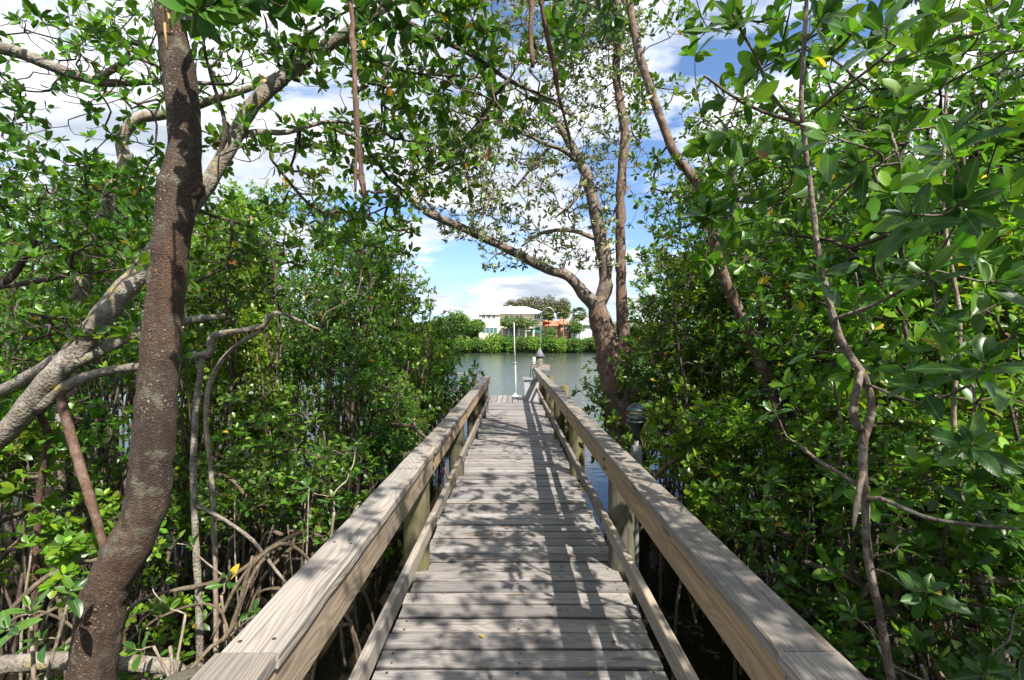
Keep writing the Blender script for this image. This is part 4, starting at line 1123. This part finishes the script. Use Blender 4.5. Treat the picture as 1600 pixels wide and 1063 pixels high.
hero_plant('mangrove_sapling', 'crooked tan-stemmed mangrove sapling with large glossy leaves, right foreground', tuple(P(1400, 1100, 1.9)[:2]) + (WATER,), [
    [(1425, 1420, 1.92, 14.6), (1404, 1140, 1.9, 12.9), (1390, 1049, 1.9, 12.9), (1375, 962, 1.9, 12.0), (1356, 869, 1.9, 12.0), (1352, 782, 1.9, 12.0), (1348, 735, 1.9, 12.0), (1350, 685, 1.9, 12.0), (1362, 640, 1.9, 11.2), (1352, 592, 1.9, 11.2), (1331, 561, 1.9, 12.0), (1312, 527, 1.9, 11.2), (1293, 463, 1.9, 10.3),
     (1278, 391, 1.9, 9.5), (1271, 330, 1.9, 8.6), (1263, 271, 1.9, 7.7), (1256, 211, 1.9, 7.7), (1252, 150, 1.9, 6.9), (1256, 75, 1.9, 6.9), (1260, 0, 1.95, 6.0), (1262, -120, 2.0, 4.3)],
    [(1346, 576, 1.9, 8.6), (1341, 600, 1.88, 11.2), (1334, 630, 1.86, 12.0), (1333, 652, 1.86, 12.9), (1345, 672, 1.88, 11.2)],
    [(1250, 192, 1.9, 6.0), (1207, 180, 1.85, 5.2), (1165, 163, 1.8, 5.2), (1130, 140, 1.7, 4.3), (1100, 118, 1.66, 3.4)],
    [(1249, 195, 1.9, 5.2), (1207, 150, 1.85, 5.2), (1180, 86, 1.8, 4.3), (1162, 56, 1.75, 4.3), (1139, 8, 1.7, 3.4)],
    [(1270, 178, 1.9, 5.2), (1323, 135, 1.8, 5.2), (1376, 94, 1.7, 4.3), (1399, 71, 1.65, 3.4)],
    [(1280, 340, 1.9, 5.2), (1338, 282, 1.8, 4.3), (1400, 240, 1.7, 3.4)],
    [(1352, 785, 1.9, 9.5), (1375, 779, 1.85, 6.9), (1442, 807, 1.75, 6.0), (1502, 818, 1.7, 5.2), (1592, 827, 1.6, 4.3)],
    [(1350, 770, 1.9, 6.9), (1337, 756, 1.92, 6.9), (1277, 719, 2.0, 6.0), (1245, 692, 2.05, 4.3)],
    [(1349, 735, 1.9, 10.3), (1340, 780, 1.86, 9.5), (1336, 805, 1.85, 6.9), (1333, 830, 1.84, 2.6)],
    [(1300, 500, 1.9, 5.2), (1380, 470, 1.75, 5.2), (1450, 420, 1.6, 4.3), (1500, 340, 1.5, 3.4)],
    [(1352, 600, 1.9, 5.2), (1440, 630, 1.7, 4.3), (1520, 600, 1.5, 4.3)],
], [
    (1092, 112, 1.65, 11, .14), (1140, 30, 1.7, 9, .13), (1200, 62, 1.8, 8, .12), (1128, 215, 1.8, 8, .125), (1176, 150, 1.75, 7, .11), (1290, 205, 1.6, 10, .13), (1375, 40, 1.6, 11, .15),
    (1290, 20, 1.8, 9, .12), (1440, 75, 1.8, 9, .14), (1482, 222, 1.45, 9, .14), (1418, 335, 1.42, 12, .125), (1502, 318, 1.45, 10, .13), (1395, 205, 1.75, 8, .12), (1335, 262, 1.7, 9, .12), (1238, 245, 1.8, 8, .12),
    (1285, 422, 1.72, 9, .115), (1370, 438, 1.6, 9, .12), (1450, 425, 1.55, 9, .13), (1542, 562, 1.35, 10, .135), (1522, 694, 1.32, 12, .115), (1430, 600, 1.6, 9, .12), (1478, 500, 1.5, 9, .125), (1560, 440, 1.5, 9, .13),
    (1450, 925, 1.65, 9, .105), (1405, 850, 1.95, 6, .085), (1560, 160, 1.6, 10, .13), (1575, 30, 1.7, 9, .13), (1258, 545, 2.0, 7, .10), (1205, 640, 2.05, 7, .09),
], M['bark_mid'], 601)

# low mangrove seedlings in the left foreground
seedl = [
    ('low mangrove seedling left of the red-brown trunk with broad leaves', [[(60, 1180, 2.0, 7), (52, 1040, 2.0, 6), (48, 960, 2.0, 5)], [(60, 1100, 2.0, 5), (90, 1000, 2.0, 5), (110, 930, 2.0, 4)]],
     [(45, 948, 2.0, 9, .10), (112, 922, 1.95, 7, .085), (58, 1000, 1.95, 7, .09), (10, 985, 1.9, 6, .09)]),
    ('low mangrove seedling right of the red-brown trunk above horizontal log', [[(280, 1200, 2.3, 6), (272, 1080, 2.3, 6), (266, 1010, 2.3, 5)], [(275, 1080, 2.3, 5), (240, 1010, 2.25, 4)], [(272, 1060, 2.3, 4), (290, 960, 2.35, 4)]],
     [(265, 1002, 2.3, 9, .10), (212, 1015, 2.2, 7, .10), (262, 945, 2.35, 7, .09), (238, 915, 2.4, 5, .085)]),
    ('small mangrove shoot with upright leaves between stems and left handrail', [[(360, 1180, 2.6, 5), (352, 1000, 2.6, 5), (346, 930, 2.6, 4)], [(352, 1000, 2.6, 4), (400, 960, 2.6, 3)]],
     [(355, 905, 2.6, 7, .09), (300, 850, 2.6, 7, .085), (270, 845, 2.6, 5, .085), (398, 955, 2.55, 5, .08)]),
    ('mangrove shoot with bright leaves leaning over the left handrail', [[(500, 1000, 3.6, 5), (515, 860, 3.5, 5), (522, 800, 3.5, 4)], [(515, 860, 3.5, 4), (560, 790, 3.4, 3)]],
     [(520, 778, 3.5, 8, .10), (480, 760, 3.5, 7, .10), (545, 740, 3.6, 7, .09), (500, 700, 3.7, 7, .1), (560, 690, 3.7, 7, .1)]),
    ('mangrove shoot with broad leaves low at the right edge', [[(1500, 1300, 1.9, 6), (1470, 1130, 1.9, 6), (1440, 1040, 1.85, 5)], [(1475, 1150, 1.9, 4), (1540, 1060, 1.8, 4)]],
     [(1430, 1035, 1.85, 8, .10), (1545, 1050, 1.75, 8, .10), (1585, 960, 1.8, 7, .095), (1330, 960, 2.2, 7, .09), (1300, 905, 2.3, 6, .09)]),
]
for k, (lab, st, wh) in enumerate(seedl):
    q = P(*st[0][0][:3])
    hero_plant('mangrove_seedling', lab, (q[0], q[1], WATER), st, wh, M['bark_pale'], 640 + 7 * k, 'seedling')

# lichen log and arching roots, left foreground
lg = tag(empty('lichen_log', tuple(P(0, 1040, 2.45)[:2]) + (WATER,)), 'horizontal grey log with yellow lichen low behind red-brown trunk', 'log')
limb('trunk', [(-200, 1075, 2.45, 26), (0, 1040, 2.45, 27), (100, 1032, 2.45, 26), (200, 1036, 2.45, 25), (275, 1046, 2.45, 22), (300, 1085, 2.45, 18)], M['bark_lichen'], lg, 0.05, 0.03, 14, 130)
arcs = [[(470, 830, 2.9), (425, 855, 2.8), (350, 905, 2.6), (210, 945, 2.6), (180, 1050, 2.6)], [(330, 1000, 2.5), (380, 900, 2.6), (450, 850, 2.8), (520, 930, 2.9), (540, 1040, 2.9)], [(190, 1010, 2.5), (260, 960, 2.5), (340, 950, 2.5), (370, 1060, 2.4)],
        [(470, 1063, 2.3), (490, 985, 2.3), (540, 960, 2.35), (565, 1063, 2.3)], [(480, 1120, 2.2), (500, 1010, 2.25), (545, 975, 2.35), (575, 1060, 2.3)], [(0, 980, 2.3), (60, 955, 2.4), (130, 1000, 2.5), (150, 1120, 2.5)], [(270, 1080, 2.2), (330, 1010, 2.3), (360, 985, 2.4), (395, 870, 2.5)]]
ROOTL = ['long brown root sweeping from left handrail down to the trunk foot', 'brown hooped root under the left handrail, widest arch', 'low flat root arching just right of the red-brown trunk',
         'small pale hooped root closest to the lower left rail', 'brown root rising under the left handrail toward the second post', 'low brown root arching at the left edge of the picture', 'thin upright root branching above the lichen log end']
for k, a in enumerate(arcs):
    q0 = P(*a[-1])
    e = tag(empty('arching_root', (q0[0], q0[1], WATER)), ROOTL[k], 'root', 'arching roots beside the left handrail')
    limb('root', [(x_, y_, d_, 6.5 - 1.2 * (k % 3)) for x_, y_, d_ in a], M['root'], e, 0.05, 0.14, 9, 140 + k, 0.05)

# ------------------------------------------------------------------ fallen leaves on the deck
rg = np.random.default_rng(77)
for k in range(44):
    yy = 1.6 + 7.5 * rg.random() ** 1.4; xx = rg.uniform(DX0 + 0.08, DX1 - 0.08)
    o = link('fallen_leaf', BIGY[0] if k % 9 == 4 else BIGD[k % 3])
    az = rg.random() * 6.28; L = 0.028 + 0.028 * rg.random()
    o.matrix_world = frame_matrix((xx, yy, 0.012), (math.cos(az), math.sin(az), 0.05), (rg.normal(0, .15), rg.normal(0, .15), 1), L)
    tag(o, 'small %s fallen leaf lying on the grey deck planks' % ('yellow' if k % 9 == 4 else 'brown'), 'leaf', 'fallen leaves on the deck')

# ------------------------------------------------------------------ far shore
def clump_mesh(seed, rx, ry, rz, n, size, base, z0=0.0, lobes=7, var=0.25):
    rg = np.random.default_rng(seed)
    L = []
    for _ in range(lobes):
        v = rg.normal(0, 1, 3); v /= np.linalg.norm(v)
        L.append((np.array([rx, ry, rz]) * v * 0.5 * rg.random() ** 0.4 + np.array([0, 0, z0 + rz]), np.array([rx, ry, rz]) * (0.42 + 0.22 * rg.random())))
    idx = rg.integers(0, lobes, n)
    v = norm(rg.normal(0, 1, (n, 3)))
    c = np.array([l[0] for l in L])[idx]; s = np.array([l[1] for l in L])[idx]
    pos = c + v * s * (0.7 + 0.35 * rg.random((n, 1)))
    pos[:, 2] = np.maximum(pos[:, 2], 0.1)
    dr = v * 0.6 + rg.normal(0, 0.6, (n, 3)); nr = v + rg.normal(0, 0.5, (n, 3)) + np.array([0, 0, 0.4])
    ln = size * (0.6 + 0.8 * rg.random(n))
    mb = MB(); put_leaves(mb, pos, dr, nr, ln, ln * 0.55, leaf_colors(rg, n, base, var, 0.0, 0.15), T4)
    return mb.mesh('crown', M['leaf_far'])


def stub(h, r, mat='bark_dark', bend=0.1, seed=0, n=1):
    rg = np.random.default_rng(seed); mb = MB()
    for _ in range(n):
        b = rg.normal(0, bend, 2) * h
        pts = [(0, 0, -0.5), (b[0] * .3, b[1] * .3, h * .4), (b[0], b[1], h)]
        p, r_ = spline(pts, [r, r * .8, r * .5], 0.4)
        mb.tube(p, r_, 6)
    return mb.mesh('trunk', M[mat], True)


FB = [clump_mesh(700 + k, 4.2, 2.8, 2.2, 3400, 0.42, [BRIGHT, GREEN, (0.09, 0.17, 0.03)][k % 3]) for k in range(5)]
ST = [stub(2.2, 0.09, 'bark_dark', 0.3, 720 + k, 6) for k in range(3)]
posn = []
rg = np.random.default_rng(78)
x = -62.0; k = 0
while x < 62:
    posn.append((x, 139.2 + rg.normal(0, 0.8))); x += 2.9 + rg.random() * 1.6
for k, (x, y) in enumerate(posn):
    side = 'left' if x < -12 else 'right' if x > 16 else 'below the white-roofed house'
    lab = 'far-shore mangrove hedge bush at the waterline ' + ('below the white-roofed house' if side.startswith('below') else '%s of the houses' % side)
    e = tag(empty('far_mangrove', (x, y, WATER), k * 1.3), lab, 'mangrove', 'far-shore mangroves ' + side)
    s = 0.95 + 0.25 * rg.random(); e.scale = (s, s, s * (1.0 + 0.12 * rg.normal()))
    link('crown', FB[k % 5], e); link('trunk', ST[k % 3], e)

M['cream'] = plain('cream_stucco', (0.70, 0.63, 0.46), 0.8, var=0.05, scale=0.6)
M['white'] = plain('white_trim', (0.80, 0.80, 0.78), 0.6, var=0.04)
M['roofw'] = plain('white_metal_roof', (0.80, 0.80, 0.80), 0.5, var=0.04, scale=1.0)
M['roofo'] = plain('orange_tile_roof', (0.42, 0.17, 0.085), 0.8, var=0.3, scale=4.0)
M['salmon'] = plain('salmon_stucco', (0.50, 0.27, 0.18), 0.8, var=0.06)
M['greywall'] = plain('grey_stucco', (0.52, 0.53, 0.53), 0.8, var=0.08)
M['awning'] = plain('green_awning', (0.01, 0.10, 0.075), 0.7)
M['glass'] = plain('dark_glass', (0.05, 0.065, 0.075), 0.08, var=0.2, scale=0.5)
M['glass_teal'] = plain('teal_glass', (0.07, 0.15, 0.15), 0.1, var=0.2, scale=0.5)
HY = 150.0
hx = lambda px: (px - 803) / 800 * HY
hz_ = lambda py: EYE - (py - 539) / 800 * HY


def window(parent, px0, px1, py0, py1, yf, glass='glass', bars=1):
    x0, x1, z0, z1 = hx(px0), hx(px1), hz_(py1), hz_(py0)
    ox, oy, oz = parent.location
    fr = MB(); f = 0.14
    fr.box(x0 - f - ox, x1 + f - ox, yf - 0.10 - oy, yf - oy + 0.05, z0 - f - oz, z0 - oz); fr.box(x0 - f - ox, x1 + f - ox, yf - 0.10 - oy, yf - oy + 0.05, z1 - oz, z1 + f - oz)
    fr.box(x0 - f - ox, x0 - ox, yf - 0.09 - oy, yf - oy + 0.05, z0 - oz, z1 - oz); fr.box(x1 - ox, x1 + f - ox, yf - 0.09 - oy, yf - oy + 0.05, z0 - oz, z1 - oz)
    for b_ in range(bars):
        xm = x0 + (x1 - x0) * (b_ + 1) / (bars + 1)
        fr.box(xm - 0.04 - ox, xm + 0.04 - ox, yf - 0.07 - oy, yf - oy, z0 - oz, z1 - oz)
    wdw = fr.build('window', M['white'], parent)
    MB().box(x0 - ox, x1 - ox, yf - 0.04 - oy, yf - oy - 0.005, z0 - oz, z1 - oz).build('pane', M[glass], wdw)


def hip(mb, x0, x1, y0, y1, z, rise, rx0=None, rx1=None):
    d = (y1 - y0) / 2; ym = (y0 + y1) / 2
    a, b_ = (rx0 if rx0 is not None else x0 + d), (rx1 if rx1 is not None else x1 - d)
    v = [(x0, y0, z), (x1, y0, z), (x1, y1, z), (x0, y1, z), (a, ym, z + rise), (b_, ym, z + rise), (x0, y0, z - 0.25), (x1, y0, z - 0.25), (x1, y1, z - 0.25), (x0, y1, z - 0.25)]
    mb.add(v, [np.array([(0, 1, 5, 4), (2, 3, 4, 5), (6, 7, 1, 0), (7, 8, 2, 1), (8, 9, 3, 2), (9, 6, 0, 3), (9, 8, 7, 6)]), np.array([(1, 2, 5), (3, 0, 4)])])


hs_ = tag(empty('waterfront_house', (hx(800), HY + 6, 1.9)), 'two-storey cream house with white hipped metal roof across the water', 'house')
ox, oy, oz = hs_.location
zE, zR = hz_(489.5), hz_(477.5)
mb = MB(); mb.box(hx(749) - ox, hx(781) - ox, -8, 6, -0.5, zE - 0.26 - oz); mb.box(hx(781) - ox, hx(834) - ox, -6, 6, -0.5, zE - 0.26 - oz); mb.box(hx(834) - ox, hx(847) - ox, -7.2, 6, -0.5, zE - 0.26 - oz)
mb.build('wall', M['cream'], hs_)
mb = MB(); hip(mb, hx(746) - ox, hx(850.5) - ox, -8.7, 7, zE - oz, zR - zE, hx(779) - ox, hx(824) - ox); rf = mb.build('roof', M['roofw'], hs_)
for s in np.linspace(hx(752), hx(844), 22):
    pass
mb = MB(); mb.box(hx(794) - ox, hx(800) - ox, -1.5, -0.5, zR - oz - 0.4, zR - oz + 0.25); mb.build('vent', M['white'], rf)
mb = MB(); mb.box(hx(748) - ox, hx(782) - ox, -8.5, -7.9, zE - oz - 0.62, zE - oz - 0.26); mb.build('eave_trim', M['white'], hs_)
yL, yM, yR = oy - 8, oy - 6, oy - 7.2
for a, b_ in ((754, 759), (762, 767), (769.5, 774.5)): window(hs_, a, b_, 493, 499, yL)
for a, b_ in ((789, 794), (797, 802), (805, 809.5), (812, 817)): window(hs_, a, b_, 493, 498.5, yM)
window(hs_, 835, 845, 492.5, 499, yR, bars=2)
for a, b_ in ((754, 759), (760, 765), (766, 771), (772, 777)): window(hs_, a, b_, 512.5, 521, yL, 'glass_teal', 0)
for a, b_ in ((790, 794), (796, 802), (804, 808)): window(hs_, a, b_, 515, 523, yM)
for px in (785, 795, 810.5, 821, 833):
    MB().box(hx(px) - ox - 0.2, hx(px) - ox + 0.2, -9.6, -9.2, -0.3, hz_(514) - oz).build('column', M['white'], hs_)
MB().box(hx(783) - ox, hx(835) - ox, -9.9, -6.0, hz_(514) - oz, hz_(512.6) - oz).build('porch_beam', M['white'], hs_)
MB().box(hx(809) - ox, hx(829) - ox, -9.5, -9.35, hz_(518) - oz, hz_(517) - oz).build('balustrade', M['white'], hs_)
mb = MB(); x0, x1, za, zb = hx(834) - ox, hx(844) - ox, hz_(519) - oz, hz_(512) - oz
mb.add([(x0, -7.2, zb), (x1, -7.2, zb), (x1 + 0.2, -9.5, za), (x0 - 0.2, -9.5, za), (x0, -7.2, zb - 0.15), (x1, -7.2, zb - 0.15), (x1 + 0.2, -9.5, za - 0.4), (x0 - 0.2, -9.5, za - 0.4)], [np.array([(3, 2, 1, 0), (4, 5, 6, 7), (3, 7, 6, 2), (0, 4, 7, 3), (1, 2, 6, 5)])])
mb.build('awning', M['awning'], hs_)

oh = tag(empty('orange_house', (hx(872), HY + 8, 1.9)), 'low salmon house with orange tiled roof behind the palms', 'house')
ox, oy, oz = oh.location
mb = MB(); mb.box(hx(856) - ox, hx(878) - ox, -5, 5, -0.5, hz_(508) - oz - 0.26); mb.box(hx(877) - ox, hx(890) - ox, -6.5, 4, -0.5, hz_(506) - oz - 0.26); mb.build('wall', M['salmon'], oh)
mb = MB(); hip(mb, hx(852) - ox, hx(880) - ox, -5.8, 5.8, hz_(508) - oz, 1.7); mb.build('roof', M['roofo'], oh)
mb = MB(); hip(mb, hx(874.5) - ox, hx(892) - ox, -7.2, 4.8, hz_(506) - oz, 2.0, hx(881) - ox, hx(884) - ox); mb.build('roof', M['roofo'], oh)
window(oh, 859, 863, 511, 518, oy - 5); window(oh, 867, 871, 511, 518, oy - 5); window(oh, 886, 889, 511, 518, oy - 6.5)

gh = tag(empty('grey_house', (hx(905), HY + 4, 1.9)), 'pale grey house wall at right edge of the far shore', 'house')
ox, oy, oz = gh.location
mb = MB(); mb.box(hx(892.5) - ox, hx(925) - ox, -4, 6, -0.5, hz_(507) - oz - 0.26); mb.build('wall', M['greywall'], gh)
mb = MB(); hip(mb, hx(891) - ox, hx(927) - ox, -4.8, 6.8, hz_(507) - oz, 2.2); mb.build('roof', M['greywall'], gh)
for a in (896, 903, 911): window(gh, a, a + 4, 511, 518, oy - 4)

# trees on the far shore
def far_tree(name, label, px, d, base_py, top_py, wpx, base, seed, n=2600, size=0.5, trunk=0.25, cat='tree', dense=0.62, group=None):
    zt = EYE - (top_py - 539) / 800 * d; zb = EYE - (base_py - 539) / 800 * d
    x = (px - 803) / 800 * d; g = 1.9
    e = tag(empty(name, (x, d, g)), label, cat, group)
    rz = (zt - zb) / 2; rx = wpx / 800 * d / 2
    o = link('crown', clump_mesh(seed, rx, max(2.0, rx * 0.7), rz, n, size, base, zb - g, 9), e)
    link('trunk', stub(max(1.5, (zb + rz - g)), trunk, 'bark_dark', 0.05, seed, 1), e)
    return e


far_tree('broad_tree', 'broad flat-topped green tree in front of the cream house', 806, 143, 516, 496, 68, (0.085, 0.145, 0.035), 801, 3200, 0.5)
far_tree('shore_tree', 'light green rounded tree beside left end of the cream house', 746, 143, 526, 499, 36, (0.10, 0.19, 0.03), 802, 3600, 0.5)
far_tree('shore_tree', 'green tree left of the cream house beyond the left thicket', 722, 146, 526, 484, 56, (0.09, 0.165, 0.028), 803, 3600, 0.55)
far_tree('shore_tree', 'small light green tree in front of grey house', 897, 145, 524, 499, 34, (0.10, 0.18, 0.04), 804, 1600, 0.5)
far_tree('shore_tree', 'dense green tree mass at left end of the far shore, behind hedge', 690, 155, 530, 492, 60, (0.085, 0.16, 0.03), 806, 3000, 0.6)
far_tree('shore_tree', 'low green tree filling the gap left of the cream house', 738, 158, 530, 505, 40, (0.085, 0.16, 0.03), 807, 2600, 0.6)
far_tree('shore_tree', 'pale green shrub before the salmon house wall', 862, 143.5, 527, 511, 20, (0.11, 0.18, 0.045), 808, 1500, 0.45)
PINE = (0.125, 0.130, 0.075)
for k, (px, tp, wd, lab) in enumerate(((800, 466, 26, 'leftmost low pine above the white roof'), (836, 459, 34, 'tallest feathery pine behind the white roof'), (858, 461, 30, 'feathery pine between house and palms, right of tallest'), (879, 464, 26, 'rightmost feathery pine behind the palms'), (818, 463, 24, 'feathery pine just left of the tallest one'))):
    far_tree('pine_tree', lab, px, 185, 497, tp, wd * 1.15, PINE, 820 + k, 1700, 0.6, 0.3, group='pines behind the houses')
for k, px in enumerate(range(520, 1110, 36)):
    side = 'left' if px < 803 else 'right'
    far_tree('distant_tree', 'distant broadleaf tree in the line behind the houses, %s side' % side, px, 178 + (k * 5) % 13, 532, 499 + (k * 3) % 7, 58, (0.07, 0.12, 0.03), 840 + k, 1500, 0.8, group='distant trees behind the houses, ' + side)

M['frond'] = leaf_attr('palm_frond', 0.5, 0.25, (1.2, 1.3, 0.7))
def frond_mesh(seed):
    rg = np.random.default_rng(seed); n = 15
    mb = MB()
    a = np.linspace(-1.25, 1.25, n)
    pos = np.tile(np.array([[0.9, 0, 0.15]]), (n, 1))
    dr = np.stack([np.cos(a), np.sin(a), -0.25 - 0.25 * rg.random(n)], -1)
    nr = np.tile(np.array([[0, 0, 1.0]]), (n, 1)) + rg.normal(0, 0.15, (n, 3))
    put_leaves(mb, pos, dr, nr, 1.1 * (0.8 + 0.3 * rg.random(n)), np.full(n, 0.20), leaf_colors(rg, n, (0.14, 0.17, 0.055), 0.2, 0, 0.1), T4)
    mb.add([(0, -0.04, 0), (0, 0.04, 0), (0.95, 0.03, 0.17), (0.95, -0.03, 0.17)], [np.array([(0, 1, 2, 3)])], np.array((0.12, 0.13, 0.05)))
    return mb.mesh('frond', M['frond'])


FR = [frond_mesh(900 + k) for k in range(3)]
for k, (px, py, lab) in enumerate(((857, 490, 'fan palm nearest the cream house'), (880, 488, 'middle fan palm above the orange roof'), (905, 491, 'fan palm beside the grey house, rightmost'))):
    d = 146.0; q = P(px, py, d)
    e = tag(empty('fan_palm', (q[0], d, 1.9)), lab + ', far shore', 'palm', 'fan palms on the far shore')
    link('trunk', stub(q[2] - 1.9, 0.2, 'bark_pale', 0.01, 910 + k), e)
    rg = np.random.default_rng(915 + k)
    for f in range(26):
        o = link('frond', FR[f % 3], e, (0, 0, q[2] - 1.9), (0, R(60 - 110 * ((f * 7) % 26) / 26 * 1.0) * -1 + R(0), f * 2.4))
        s = 1.25 + 0.3 * rg.random(); o.scale = (s, s, s)
